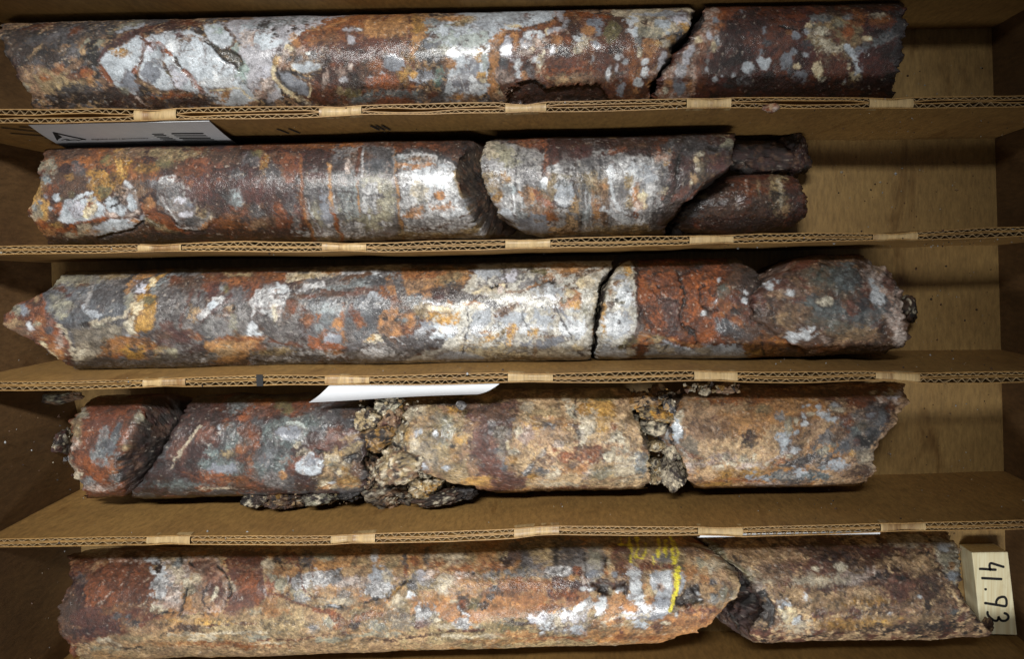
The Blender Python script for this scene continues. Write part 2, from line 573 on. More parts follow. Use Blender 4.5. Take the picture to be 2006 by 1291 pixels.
DIV = [  # upper and lower edge of each divider top, as (X, upper, lower)
 ([(-160, 214, 243), (0, 213, 241), (180, 213, 240), (262, 214, 238), (304, 216, 236), (345, 212, 234), (480, 208, 233), (610, 207, 230), (665, 210, 228), (711, 206, 225), (850, 202, 224), (980, 199, 220), (1030, 204, 218), (1071, 198, 219), (1200, 194, 216), (1345, 192, 212), (1390, 193, 212), (1440, 190, 211), (1570, 189, 212), (1703, 190, 211), (1747, 192, 211), (1790, 189, 212), (2006, 187, 210), (2160, 186, 208)],
  [(262, 345), (625, 708), (990, 1070), (1345, 1432), (1703, 1790)], 5.0),
 ([(-160, 486, 502), (0, 483, 500), (150, 480, 497), (270, 478, 494), (312, 480, 493), (355, 477, 493), (480, 473, 494), (630, 475, 494), (673, 478, 492), (720, 475, 493), (850, 470, 491), (990, 468, 487), (1035, 469, 485), (1080, 467, 486), (1200, 463, 484), (1351, 461, 479), (1394, 462, 476), (1440, 459, 477), (1570, 456, 475), (1710, 456, 470), (1753, 457, 468), (1800, 452, 469), (1930, 446, 467), (2006, 444, 463), (2160, 440, 460)],
  [(270, 355), (630, 717), (990, 1078), (1351, 1437), (1710, 1797)], 1.0),
 ([(-160, 752, 770), (0, 748, 767), (150, 746, 764), (280, 743, 760), (321, 742, 757), (363, 739, 758), (500, 735, 756), (636, 736, 755), (680, 736, 754), (723, 736, 754), (860, 732, 754), (995, 730, 750), (1040, 732, 749), (1085, 732, 750), (1220, 728, 751), (1360, 727, 748), (1400, 729, 748), (1450, 729, 750), (1580, 727, 750), (1716, 729, 747), (1760, 731, 746), (1805, 730, 751), (1930, 728, 752), (2006, 727, 749), (2160, 726, 747)],
  [(280, 363), (636, 723), (995, 1083), (1360, 1445), (1716, 1803)], 1.5),
 ([(-160, 1058, 1074), (0, 1055, 1072), (150, 1053, 1071), (287, 1051, 1069), (330, 1049, 1066), (373, 1049, 1067), (510, 1050, 1069), (648, 1051, 1070), (690, 1048, 1066), (735, 1046, 1066), (870, 1042, 1063), (1007, 1037, 1057), (1050, 1033, 1051), (1095, 1031, 1049), (1230, 1031, 1050), (1367, 1033, 1050), (1410, 1034, 1050), (1455, 1032, 1052), (1590, 1029, 1049), (1725, 1025, 1043), (1770, 1025, 1041), (1813, 1023, 1041), (2006, 1018, 1037), (2160, 1014, 1033)],
  [(287, 373), (648, 735), (1007, 1095), (1367, 1455), (1725, 1813)], 1.2),
]
DIVOBJ = []
SPLAY = 9.0

def div_edges(k, x):
    a = np.array(DIV[k][0], float)
    return np.interp(x, a[:, 0], a[:, 1]), np.interp(x, a[:, 0], a[:, 2])

def sheet(V, F, xs, yc, th, z0, z1, splay):
    """thin upright sheet following plan line yc(xs), open height z0..z1, leaning by splay at the floor"""
    b = len(V)
    nz = 5
    zs = np.linspace(z1, z0, nz)
    prof = [(+1, z) for z in zs] + [(-1, z) for z in zs[::-1]]
    k = len(prof)
    for i, x in enumerate(xs):
        for s, z in prof:
            V.append(T(x, yc[i] + s * th / 2 + splay * (1 - z / HB), z))
    for i in range(len(xs) - 1):
        for j in range(k):
            a = b + i * k + j; c = b + i * k + (j + 1) % k
            F.append((c, a, a + k, c + k))
    F.append(tuple(b + j for j in range(k)))
    F.append(tuple(b + (len(xs) - 1) * k + j for j in reversed(range(k))))

rng = np.random.default_rng(11)
LIN = 1.7
for k, (pts, tabs, gap) in enumerate(DIV):
    xa, xb = ((-168, 2134), (-158, 2142), (-112, 2152), (-32, 2160))[k]
    xs = np.arange(xa, xb, 9.0)
    p = np.stack([xs, np.full(len(xs), k * 900.0), xs * 0], 1)
    wob = fbm(p, 160, 3, 70 + k) * 0.9
    up, lo = div_edges(k, xs)
    up = up + wob; lo = lo + wob
    p2 = p.copy(); p2[:, 1] += 333
    intab = np.zeros(len(xs))
    for a, b in tabs:
        intab = np.maximum(intab, sstep(a - 28, a + 4, xs) * (1 - sstep(b - 4, b + 28, xs)))
    g = gap * (1 + .5 * fbm(p2, 120, 2, 80 + k)) * (1 - intab)
    g = np.clip(g, .2, None)
    mid = (up + lo) / 2 + .12 * (lo - up) * fbm(p2, 220, 2, 85 + k) * .5
    # liners: two boards, each two liners
    yA0, yA1 = up + LIN / 2, mid - g / 2 - LIN / 2
    yB0, yB1 = mid + g / 2 + LIN / 2, lo - LIN / 2
    V, F = [], []
    dobj = None
    rag = fbm(p2, 14, 2, 90 + k) * .5
    sheet(V, F, xs, yA0, LIN, 0, HB, -SPLAY)
    sheet(V, F, xs, yB1, LIN, 0, HB, SPLAY)
    # inner liners stop at the folds
    segs = []
    last = xa
    for a, b in tabs:
        segs.append((last, a)); last = b
    segs.append((last, xs[-1] - 1))
    for a, b in segs:
        q = np.arange(a + .5, b, 9.0)
        if q[-1] < b - 1: q = np.append(q, b - .5)
        sheet(V, F, q, np.interp(q, xs, yA1), LIN, 40, HB - .8, -SPLAY * .5)
        sheet(V, F, q, np.interp(q, xs, yB0), LIN, 40, HB - .8, SPLAY * .5)
    dobj = link('divider', pymesh('divider', V, F), M_face, box)
    DIVOBJ.append(dobj)
    # fluting
    V, F = [], []
    for a, b in segs:
        for y0, y1, ph in ((yA0, yA1, 0.0), (yB0, yB1, 2.1)):
            q = np.arange(a + .5, b, 2.6)
            pitch = 17.5 + 1.2 * math.sin(a + ph)
            pp = np.stack([q, np.full(len(q), 50.0 * k + ph * 31), q * 0], 1)
            w = ((q + 3.5 * fbm(pp, 40, 2, 95 + k)) / pitch + ph) % 1.0
            tri = 1 - np.abs(2 * w - 1)
            tri = sstep(.06, .94, tri) * .35 + np.clip((tri - .06) / .88, 0, 1) * .65
            A, B = np.interp(q, xs, y0) + LIN * .55, np.interp(q, xs, y1) - LIN * .55
            crush = 1 - .35 * sstep(.6, 1.3, fbm(pp, 60, 2, 99 + k))
            tri = .5 + (tri - .5) * crush
            sheet(V, F, q, A + (B - A) * tri, 1.5, HB - 90, HB - 1.6, 0)
    link('fluting', pymesh('fluting', V, F), M_flute, dobj)['kind'] = 'stuff'
    # folds that bridge the two boards
    for ti, (a, b) in enumerate(tabs):
        V, F = [], []
        q = np.linspace(a, b, 22)
        uu = np.interp(q, xs, up) ; ll = np.interp(q, xs, lo)
        pp = np.stack([q, np.full(len(q), 77.0 * k), q * 0 + 5 * ti], 1)
        rip = fbm(pp, 22, 3, 110 + k + ti)
        prof = []
        for ang in np.linspace(0, math.pi, 13):
            prof.append((-math.cos(ang), math.sin(ang)))
        for i in range(len(q)):
            c, hw = (uu[i] + ll[i]) / 2, (ll[i] - uu[i]) / 2 + .2 + .8 * rip[i]
            row = [(c - hw - .3, HB - 14)]
            for px_, pz in prof:
                sx_ = math.copysign(abs(px_) ** .75, px_)
                row.append((c + hw * sx_, HB - 8 + (9.0 + .9 * rip[i]) * pz ** .8))
            row.append((c + hw + .3, HB - 14))
            for y_, z_ in row: V.append(T(q[i], y_, z_))
        n_ = len(prof) + 2
        for i in range(len(q) - 1):
            for j in range(n_ - 1):
                o_ = i * n_ + j
                F.append((o_, o_ + n_, o_ + n_ + 1, o_ + 1))
        link('fold_strip', pymesh('fold_strip', V, F, True), M_tab, dobj)

# ------------------------------------------------------------------ ribbons (writing)
def ribbon(V, F, pts, w, put):
    """flat stroke through 2-D points, width w; put maps 2-D to world"""
    pts = [np.array(p, float) for p in pts]
    q = []
    for i in range(len(pts) - 1):
        n = max(2, int(np.linalg.norm(pts[i + 1] - pts[i]) / 1.5))
        for j in range(n): q.append(pts[i] + (pts[i + 1] - pts[i]) * j / n)
    q.append(pts[-1])
    q = np.array(q)
    for _ in range(2):
        q[1:-1] = (q[:-2] + 2 * q[1:-1] + q[2:]) / 4
    d = np.gradient(q, axis=0)
    d /= np.linalg.norm(d, axis=1)[:, None] + 1e-9
    n = np.stack([-d[:, 1], d[:, 0]], 1)
    b = len(V)
    m = len(q)
    for i in range(m):
        e = 1.0 if 0 < i < m - 1 else .6
        V.append(put(*(q[i] - n[i] * w / 2 * e))); V.append(put(*(q[i] + n[i] * w / 2 * e)))
    for i in range(m - 1):
        F.append((b + 2 * i, b + 2 * i + 1, b + 2 * i + 3, b + 2 * i + 2))

# marker strokes on the far divider face and on the third divider's top edge
def face_put(k):
    def f(x, z):
        lo = div_edges(k, x)[1]
        return T(x, lo + SPLAY * (1 - z / HB) + 2.0, z)
    return f
V, F = [], []
fp = face_put(0)
for st in ([(-20, 235), (40, 185)], [(0, 150), (55, 120)], [(20, 240), (95, 196)], [(-40, 190), (10, 165)]):
    V, F = [], []
    ribbon(V, F, st, 7, fp)
    link('marker_stroke', pymesh('marker_stroke', V, F), M_ink, DIVOBJ[0])
for x0 in (512, 536, 705, 716, 728):
    V, F = [], []
    ribbon(V, F, [(x0, 190), (x0 + 9, 150)], 5, fp)
    link('marker_stroke', pymesh('marker_stroke', V, F), M_ink, DIVOBJ[0])
V, F = [], []
up3, lo3 = div_edges(2, 508.0)
V2 = [(502, up3 - .6), (515, up3 - .6), (516, lo3 + .6), (503, lo3 + .6)]
V = [T(a, b, HB + .9) for a, b in V2] + [T(a, b, HB - 3) for a, b in V2]
F = [(3, 2, 1, 0), (0, 1, 5, 4), (2, 3, 7, 6), (1, 2, 6, 5), (3, 0, 4, 7)]
link('marker_stroke', pymesh('marker_stroke', V, F), M_ink, DIVOBJ[2])

# ------------------------------------------------------------------ drill core pieces
R = 109.0
NTV, NTH = 196, 24

def core(label, axis, left, right, base, marks, cap, seed, tl=0.0, tr=0.0, z=None, rad=R, rough=1.0, edge=4.0,
         prof=None, du=1.75, streak=0.0, speck=1.0, group='drill core pieces in the tray', capn=None, flat=None, fab=55, capw=.35):
    z = rad if z is None else z
    (ax0, ay0), (ax1, ay1) = axis
    slope = (ay1 - ay0) / (ax1 - ax0)
    s = (DT - z) / DC                   # units per photo px at the axis height
    Ra = rad / s
    yc = lambda x: ay0 + slope * (x - ax0)
    tv = np.radians(np.linspace(-104, 104, NTV))
    th = np.radians(np.linspace(104, 256, NTH + 2)[1:-1])
    th = np.concatenate([tv, th])
    nt = len(th)
    L_ = np.array(sorted(left), float); R_ = np.array(sorted(right), float)
    app = lambda zz: (DT - zz) / DC
    def seen_y(xm, lat_, up_):
        """where a point of the surface at lateral lat_, height up_ (fractions of rad) shows in the photo"""
        return CY + ((yc(xm) - CY) * s + rad * lat_) / app(z + rad * up_)
    def endx(tab, xm, lat_, up_, tilt, sgn, nw=1.0):
        lc = np.clip(lat_, -1, 1)
        ut = np.sqrt(np.clip(1 - lc * lc, 0, 1))
        xp = np.interp(seen_y(xm, lc, ut), tab[:, 0], tab[:, 1])
        x = CX + (xp - CX) * app(z + rad * ut) / s
        e = x + tilt * (ut - up_) / 2
        pn = np.stack([lat_ * 0 + sgn * 300, Ra * lat_, Ra * up_], 1)
        return e + edge * nw * (.8 * fbm(pn, 26, 4, seed + 60 + sgn) + .55 * fbm(pn, 8, 3, seed + 61 + sgn))
    si, co = np.sin(th), np.cos(th)
    xml, xmr = np.median(L_[:, 1]), np.median(R_[:, 1])
    XL = endx(L_, xml, si, co, tl, 0)
    XR = endx(R_, xmr, si, co, tr, 1)
    XL = np.minimum(XL, XR - 8)
    nu = max(12, int((np.median(XR) - np.median(XL)) / du))
    t = np.linspace(0, 1, nu)[:, None]
    X = (XL[None, :] * (1 - t) + XR[None, :] * t)
    SI = np.broadcast_to(si, X.shape); CO = np.broadcast_to(co, X.shape)
    TH = np.broadcast_to(th, X.shape)
    dend = np.minimum(X - XL[None, :], XR[None, :] - X)
    thw = np.where(TH > math.pi, TH - 2 * math.pi, TH)
    p3 = np.stack([X, Ra * SI, Ra * CO], -1).reshape(-1, 3)
    zt_ = z + rad * np.maximum(CO, 0)
    over = np.clip(np.abs(thw) - math.pi / 2, 0, None) * np.sign(thw)
    SX = CX + (X - CX) * s / app(zt_)
    SY = CY + ((yc(X) - CY) * s + rad * np.where(over != 0, np.sign(thw), SI)) / app(zt_) + Ra * over
    sx = SX.ravel(); sy = SY.ravel()
    xax = X.ravel()
    S = Surf(p3, sx, sy, seed, fab)
    S.base(base)
    S.marks(marks)
    gk = np.clip(S.gr - .18, 0, 1)
    h = S.h + rough * (.9 * fbm(p3, 70, 3, seed + 30) + .62 * gk * S.N[2] + .42 * gk * fbm(p3, 4.5, 2, seed + 32) + .25 * gk * S.F)
    # broken, slightly crumbled rims
    de = dend.ravel()
    h = h - (3.5 + 3.0 * S.N[0]).clip(0) * np.exp(-de / 5.0) * min(1.0, edge / 4.0) * 1.4
    S.finish(speck, streak)
    rr = np.full(len(sx), rad)
    if prof is not None:
        pa = np.array(prof, float)
        rr = rr * np.interp(xax, pa[:, 0], pa[:, 1])
    rr = rr + h * s
    A0, A1 = W(ax0, ay0, z), W(ax1, ay1, z)
    dirv = (A1 - A0) / (ax1 - ax0)
    d = (A1 - A0).normalized()
    side = Vector((0, 0, 1)).cross(d) * -1       # points to larger photo y
    a0 = np.array(A0); dv = np.array(dirv); sd = np.array(side)
    def place(x, lat_, up_):
        return a0 + (x - ax0)[:, None] * dv + (lat_ * U)[:, None] * sd + (up_ * U)[:, None] * np.array([0, 0, 1.0])
    up_ = rr * CO.ravel()
    if flat is not None:
        up_ = np.maximum(up_, flat)
    V = place(xax, rr * SI.ravel(), up_)
    idx = np.arange(nu * nt).reshape(nu, nt)
    nx_ = np.roll(idx, -1, axis=1)
    Fq = np.stack([idx[:-1], nx_[:-1], nx_[1:], idx[1:]], -1).reshape(-1, 4)
    Fs = [Fq]; Vs = [V]; Cs = [S.col]; Gs = [S.gl]; Rs = [S.gr]
    off = nu * nt
    rrg = rr.reshape(nu, nt); hg = h.reshape(nu, nt)
    upg = up_.reshape(nu, nt)
    for sgn, tab, tilt, row, xm in ((0, L_, tl, 0, xml), (1, R_, tr, nu - 1, xmr)):
        nr = 30
        cc = cap if not isinstance(cap, dict) else cap['lr'[sgn]]
        fr = np.linspace(1, 0, nr + 1)[1:]
        fr = fr[:, None] * np.ones((1, nt))
        sif, cof = fr * si[None, :], fr * co[None, :]
        e = endx(tab, xm, sif.ravel(), cof.ravel(), tilt, sgn, capw + (1 - capw) * fr.ravel() ** 28)
        lt = (fr * rrg[row][None, :] * si[None, :]).ravel()
        uu = (fr * upg[row][None, :]).ravel()
        q3 = np.stack([e, (Ra * sif).ravel(), (Ra * cof).ravel()], 1)
        amp = (capn if capn is not None else edge * 1.3) * (1 - fr.ravel() ** 6)
        bump = amp * (.9 * fbm(q3, 34, 4, seed + 64 + sgn) + .35 * fbm(q3, 9, 3, seed + 66))
        Vc = place(e + bump, lt, uu)
        Sc = Surf(q3, q3[:, 0], q3[:, 1], seed + 7)
        Sc.base(cc)
        Sc.finish(speck)
        w = (fr.ravel() ** 10)[:, None] * .5
        cring = np.broadcast_to(S.col.reshape(nu, nt, 3)[row][None], (nr, nt, 3)).reshape(-1, 3)
        Vs.append(Vc); Cs.append(Sc.col * (1 - w) + cring * w); Gs.append(Sc.gl * .7); Rs.append(Sc.gr + .2)
        ring = np.concatenate([idx[row][None, :], off + np.arange(nr * nt).reshape(nr, nt)], 0)
        rn = np.roll(ring, -1, axis=1)
        if sgn == 0:
            f = np.stack([ring[:-1], ring[1:], rn[1:], rn[:-1]], -1)
        else:
            f = np.stack([ring[:-1], rn[:-1], rn[1:], ring[1:]], -1)
        Fs.append(f.reshape(-1, 4)); off += nr * nt
    V = np.concatenate(Vs); Fa = np.concatenate(Fs)
    me = quadmesh('core_piece', V, Fa)
    n = len(me.vertices)
    setattrs(me, np.concatenate(Cs)[:n], np.concatenate(Gs)[:n], np.concatenate(Rs)[:n])
    o = link('core_piece', me, M_rock)
    recenter(o)
    tag(o, label, 'drill core', group)
    return o
# ---------------- first channel
m = [
 # streaky, sooty left end
 E(40,90,60,34,'dkbrown'), E(150,62,90,18,'dkgrey',-8,12), E(60,160,50,26,'brownm',0,14), E(120,160,50,22,'oltan',0,14), L([(62,110),(74,92),(84,80)],9,'tan',5), L([(150,100),(160,84),(172,74)],7,'greyol',5), L([(180,104),(188,90),(204,74)],8,'greyol',5), E(110,70,40,9,'dkgreyq',-15), E(80,50,30,6,'rust',-8), E(150,60,16,6,'rust',-20),
 E(168,142,14,9,'rustor',0,6), E(113,134,9,7,'orange',0,5), E(90,150,9,7,'orange'), E(145,148,12,8,'rust'), E(175,155,7,12,'tanor',-30,5), E(30,140,9,30,'dkmar'), E(40,175,14,12,'greyol'), E(130,105,30,14,'dkgreyq',-20), E(95,110,24,12,'dkbrown'), E(185,110,14,18,'black',0,9), E(150,175,40,9,'dkgrey'), E(160,190,60,9,'dkbrown'), E(122,100,8,6,'tan'), E(160,100,7,7,'tan'), E(70,118,10,6,'dkgreyq'),
 L([(196,116),(206,100),(226,86),(250,70),(276,58),(306,50)],14,'maroon',5), E(280,42,50,7,'dkgreyq',-6), E(250,50,30,6,'greyol',-20), E(345,50,26,10,'dkmar'), E(370,42,30,6,'rust'), L([(232,62),(262,52),(284,46)],5,'qzb',4),
 # pale quartz vein: three lobes
 G([(195,124),(199,110),(215,98),(239,88),(259,74),(273,70),(280,80),(283,90),(275,106),(267,120),(263,140),(261,160),(263,184),(249,180),(229,172),(215,156),(205,140)],'qz',3), E(245,160,20,24,'slate',0,9), E(225,140,14,16,'qz'),
 G([(282,76),(300,70),(318,88),(322,110),(318,122),(326,142),(333,156),(342,174),(322,178),(300,170),(280,158),(268,150),(266,132),(272,112),(281,98)],'qz',3), E(292,140,18,22,'slate',0,9), E(290,95,12,12,'qzlavw',0,8),
 G([(300,72),(330,62),(372,56),(404,72),(440,118),(470,140),(512,160),(522,188),(480,206),(420,206),(396,186),(380,186),(345,172),(330,140),(320,115),(310,90)],'qz',3), E(370,75,26,9,'brownm',0,9), E(352,66,9,7,'maroon',0,5), E(340,90,14,20,'qzw',0,9), E(350,155,14,20,'qzlavw',0,9), E(380,105,18,30,'qz'), E(440,178,9,9,'ochrel',0,5), E(435,185,16,12,'tanor',0,9), E(425,160,24,20,'qzw',0,14), E(490,170,8,14,'dkbrown',-30,5), E(480,160,12,6,'blgrey',0,5), L([(402,180),(470,172),(505,200)],3,'cream',2), E(405,196,20,7,'dkgrey'),
 L([(330,145),(336,158),(342,170)],1.6,'black',1), L([(324,140),(332,152),(350,148)],2,'olive',1.5),
 E(238,103,15,9,'ochre',0,7), L([(277,66),(283,84),(278,104),(270,120)],6,'rust',3,1.5,-1), L([(283,85),(298,90),(304,96)],6,'rust',3), L([(197,128),(203,142),(213,158)],9,'rustor',3,1.5,-1.5), E(261,137,5,8,'rustor',0,2), L([(262,146),(262,162)],2.2,'black',1,1,-1),
 L([(310,85),(320,96),(336,107)],7.5,'rustor',2.5,1.5,-2), L([(316,98),(322,112)],3.5,'rust',2), L([(344,114),(350,124),(356,134)],6,'dkbrown',2,1.5,-2.5), L([(356,134),(370,146),(380,162),(393,184)],9,'rustor',2.5,1.5,-2.5), L([(368,150),(374,168)],5,'orange',2.5),
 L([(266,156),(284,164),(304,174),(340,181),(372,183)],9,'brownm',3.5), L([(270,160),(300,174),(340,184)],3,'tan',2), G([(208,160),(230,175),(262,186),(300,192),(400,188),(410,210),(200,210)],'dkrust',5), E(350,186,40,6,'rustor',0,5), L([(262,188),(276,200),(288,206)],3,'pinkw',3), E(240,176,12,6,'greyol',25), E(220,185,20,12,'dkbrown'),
 # right of the chipped crack
 G([(402,46),(436,40),(452,58),(462,76),(455,86),(444,94),(430,92),(414,82),(404,70)],'qz',4), E(425,60,14,12,'grnqz',0,8),
 G([(437,40),(480,34),(684,28),(640,46),(602,58),(582,72),(562,90),(547,112),(537,138),(541,160),(552,190),(522,204),(494,182),(477,152),(480,126),(462,100),(469,78),(451,56)],'qzlav',4), E(500,50,30,9,'qz',-6,8), E(560,45,50,9,'blgrey',-6,9), E(492,75,20,16,'pinkw',0,12), E(530,80,24,16,'qz'), E(525,140,20,20,'qzlavw',0,14), E(520,170,20,18,'pinkw',0,12), E(510,185,14,10,'pinkmix'), E(520,46,13,7,'dkgrey',-20,6), E(538,57,6,3,'dkbrown',0,2), E(545,68,5,3,'dkbrown',0,2), L([(562,66),(576,58),(588,57)],4,'dkbrown',3), L([(532,82),(540,75)],3,'brown',2), E(487,127,6,3,'dkgrey'), E(495,60,4,2,'dkbrown'),
 E(433,56,6,9,'teal',0,4), E(460,92,9,14,'teal',20,6), E(478,138,11,16,'teal',20,7), E(484,146,8,8,'qzw'), L([(438,46),(449,60),(461,76),(456,86),(443,92),(450,98)],3.6,'brown',2,1.5,-1.5), E(446,97,4,4,'maroon'),
 G([(400,74),(413,80),(430,90),(452,96),(468,108),(476,122),(468,137),(450,121),(438,116),(426,100),(412,84)],'olgrey',2.5,2,-6), L([(398,77),(412,85),(426,101),(438,117),(452,123),(468,138)],3.5,'black',1.5,1.5,-4),
 L([(592,62),(572,76),(558,92)],7,'qzw',2.5), L([(546,112),(537,132),(536,150),(546,168),(562,180),(582,196)],8,'cream',2.5), E(545,120,7,9,'ochrel',0,4), L([(540,168),(552,190)],4,'qzw',2), L([(586,190),(604,206)],5,'creamg',3),
 # rusty stretch
 G([(600,60),(650,41),(692,29),(812,20),(812,206),(612,206),(606,190),(606,170),(600,152),(624,142),(628,125),(615,108),(582,100),(571,86),(586,70)],'rust',4), E(700,42,90,14,'orange',-6,9), E(640,62,34,12,'orange',-30,9), E(760,50,50,20,'tanor',-8,12), E(650,78,36,10,'orsm',-10,8), E(720,90,80,13,'redbr',0,10), E(700,110,100,14,'maroon',0,12), E(672,150,50,24,'dkmar',0,10), E(630,130,20,30,'dkrust',0,9), E(700,160,30,18,'dkbrown',0,10), E(636,158,5,18,'pinkw',12,4), E(666,142,7,12,'pinkw',0,5), E(684,134,6,8,'pinkw'), E(672,155,8,6,'qzlav'), E(716,140,14,20,'brown',0,8), E(640,190,40,9,'redbr'), E(575,72,8,9,'tanor'), E(684,57,9,3,'qzlav',-8,3), E(706,57,7,3,'qzw',-8,3), E(688,76,7,9,'qzlav',0,5), E(701,68,3,3,'maroon'), E(585,95,10,8,'pinkw',0,4), E(578,84,8,7,'orange2'), L([(602,62),(640,52),(680,36)],3,'orange2',2),
 E(568,95,10,8,'cream',0,4), E(557,106,14,7,'pinkw',0,5), E(545,100,8,5,'dkmar',0,4), E(608,108,10,9,'dkgrey',0,5), E(600,105,7,4,'grnqz',0,3), E(560,130,14,8,'pinkmix'),
 E(599,131,28,12,'cream',-4,2), E(598,131,24.5,9,'qz',-4,1.5), L([(543,142),(548,154),(562,169),(580,182)],5,'black',2,1.5,-2), G([(546,142),(562,143),(581,152),(599,162),(604,178),(606,190),(586,187),(566,172),(550,156)],'slate',2), L([(606,150),(608,170),(606,190)],4,'cream',3),
 E(770,124,23,16,'slate',0,4), E(745,146,8,8,'qzb',0,4), E(728,156,7,7,'qzb',0,4), E(752,162,26,14,'rustor',0,9), E(740,130,12,18,'orange',0,8), E(788,150,9,16,'ochre',0,6), E(792,140,6,8,'ochrel'), E(800,135,8,8,'oltan'), E(720,190,44,9,'blugrey',-4,7), E(690,180,20,8,'olive'), E(770,180,30,9,'blugrey'), E(770,194,26,6,'rust'), E(668,178,12,8,'oltan'), E(800,110,14,12,'ochre'),
 # second pale quartz zone
 G([(804,30),(840,24),(846,60),(838,80),(818,90),(806,110)],'tanor',5), E(818,50,12,18,'ochre',0,8), G([(848,56),(880,36),(902,24),(1098,10),(1088,36),(1042,48),(1032,60),(992,66),(966,90),(956,130),(956,182),(880,204),(864,188),(878,150),(874,112),(846,96),(836,76)],'qz',4), E(950,45,60,18,'qzb',-5,12), E(900,75,40,20,'grnqz',0,14), E(930,95,26,9,'qzw',0,8), E(915,150,26,24,'slate',0,14), E(920,125,14,10,'qzw',0,9), E(934,166,14,12,'qzw',0,8), E(905,40,24,8,'oltan',-10), E(870,35,36,6,'tanor'), E(845,42,14,8,'blgrey'), E(870,42,8,6,'blgrey'), L([(925,50),(948,55),(962,60),(976,66)],2.4,'qzw',1), E(1031,28,4,3,'rust',0,1), E(1010,52,14,4,'cream',0,4),
 G([(817,90),(829,76),(846,80),(868,96),(876,110),(852,116),(836,123),(820,118),(812,106)],'dkslate',3), E(845,92,14,8,'slate'), E(850,70,9,5,'brown',0,4), E(862,100,14,9,'greyol'), E(880,125,15,14,'tanor',0,8), E(868,124,6,12,'brown',0,4), E(857,152,11,19,'tealdk',0,7), E(866,160,7,12,'dkgrey',0,5), E(826,148,22,13,'slate',0,7), E(822,142,6,14,'dkgrey',0,4), E(836,132,7,4,'ochre',0,2), E(808,144,8,9,'ochrel'), E(814,168,17,4,'orange2',0,3), E(870,192,44,10,'dkgrey',0,8), E(812,186,20,9,'blugrey'), E(905,190,24,7,'tanor'), E(845,185,14,8,'rust'), E(938,108,9,13,'ochrel',20,5), E(930,104,6,4,'teal'), E(945,147,9,9,'ochrel',0,5), E(947,158,8,5,'cream'), E(948,115,5,24,'grnqz'), E(900,85,5,3,'dkgrey'), E(918,76,3,2,'dkgrey'), E(945,92,4,4,'brownm'), L([(900,148),(908,165),(912,180)],2.2,'qzw',1),
 L([(986,66),(972,84),(966,108),(968,138),(966,162)],19,'orange2',4,2,-1), E(962,178,10,8,'orange2'), E(975,150,9,14,'pinkw'), E(985,180,12,10,'creamg'),
 # breccia
 G([(990,66),(1032,58),(1088,38),(1104,24),(1240,22),(1250,62),(1278,78),(1304,100),(1298,140),(1268,194),(990,200),(972,160),(976,120),(982,96)],'rust',5),
 G([(992,70),(1001,72),(1000,100),(1007,124),(996,116),(981,110),(977,94)],'qzlavw',2), E(1009,88,7,24,'orange2',0,5), E(1012,100,6,8,'rust'), G([(1018,76),(1036,64),(1043,75),(1046,90),(1030,98),(1020,96)],'qzlav',2), E(1050,66,19,9,'qzw',0,3), E(1047,69,4,3,'rustor',0,1), E(1071,62,5,8,'cream',0,3), L([(1028,58),(1060,52),(1088,42),(1098,30)],9,'orange',3), L([(1074,64),(1104,55),(1114,36)],11,'qzlav',3), L([(1110,56),(1080,68)],5,'pinkmix'), E(1115,24,24,9,'orange',0,5), L([(1136,24),(1170,28),(1200,32)],9,'rustor',4), E(1100,28,8,10,'qzlav'),
 E(986,126,10,13,'dkslate',0,3), E(1012,124,8,13,'qzw',0,3), E(1013,110,14,6,'maroon',0,4), E(1030,128,9,10,'dkrust',0,4), E(1050,118,11,8,'qzw',0,3), E(1041,98,6,6,'cream',0,3), E(1030,102,10,7,'pinkw',0,5), E(1082,98,6,9,'qzlavw',15,2), E(1062,106,4,14,'cream',15,3), E(1062,84,20,12,'pinkmix',0,8), E(1072,92,8,8,'dkgreyq',0,5), E(1036,138,12,9,'dkgreyq'), E(1058,130,8,16,'creamw',10,6), E(1018,142,8,8,'qzb'), E(1025,145,6,9,'orange2'), E(985,150,14,10,'pinkw',0,8),
 E(1105,92,13,11,'dkslate',0,4), E(1112,80,10,9,'rustor'), E(1136,70,11,9,'qzw',0,3), E(1150,80,20,10,'creamg',-20,8), E(1166,42,15,9,'slate',0,4), E(1173,56,8,11,'slate',0,4), E(1128,52,15,15,'dkrust',0,6), E(1155,58,14,9,'orange2'), E(1170,84,8,9,'slate'), E(1130,95,10,6,'creamw'), E(1092,80,10,8,'orange2'), E(1105,105,16,8,'dkgrey'),
 E(1115,140,62,28,'brick',0,12), E(1110,120,46,14,'redbr'), E(1150,154,40,10,'brownm',0,8), E(1100,155,30,8,'tan',0,7), E(1185,115,20,26,'redbr'), E(1160,100,5,20,'orange'), E(1190,143,6,15,'qzw',18,2), E(1160,112,3,8,'qzb'),
 G([(988,208),(992,182),(1008,162),(1022,156),(1046,158),(1062,171),(1110,173),(1168,163),(1178,176),(1202,208)],'dkrust',4,3,-8), E(1040,182,40,8,'dkmar'), L([(1006,162),(1024,155),(1046,158),(1066,170)],5,'black',3), E(1180,178,18,9,'maroon'),
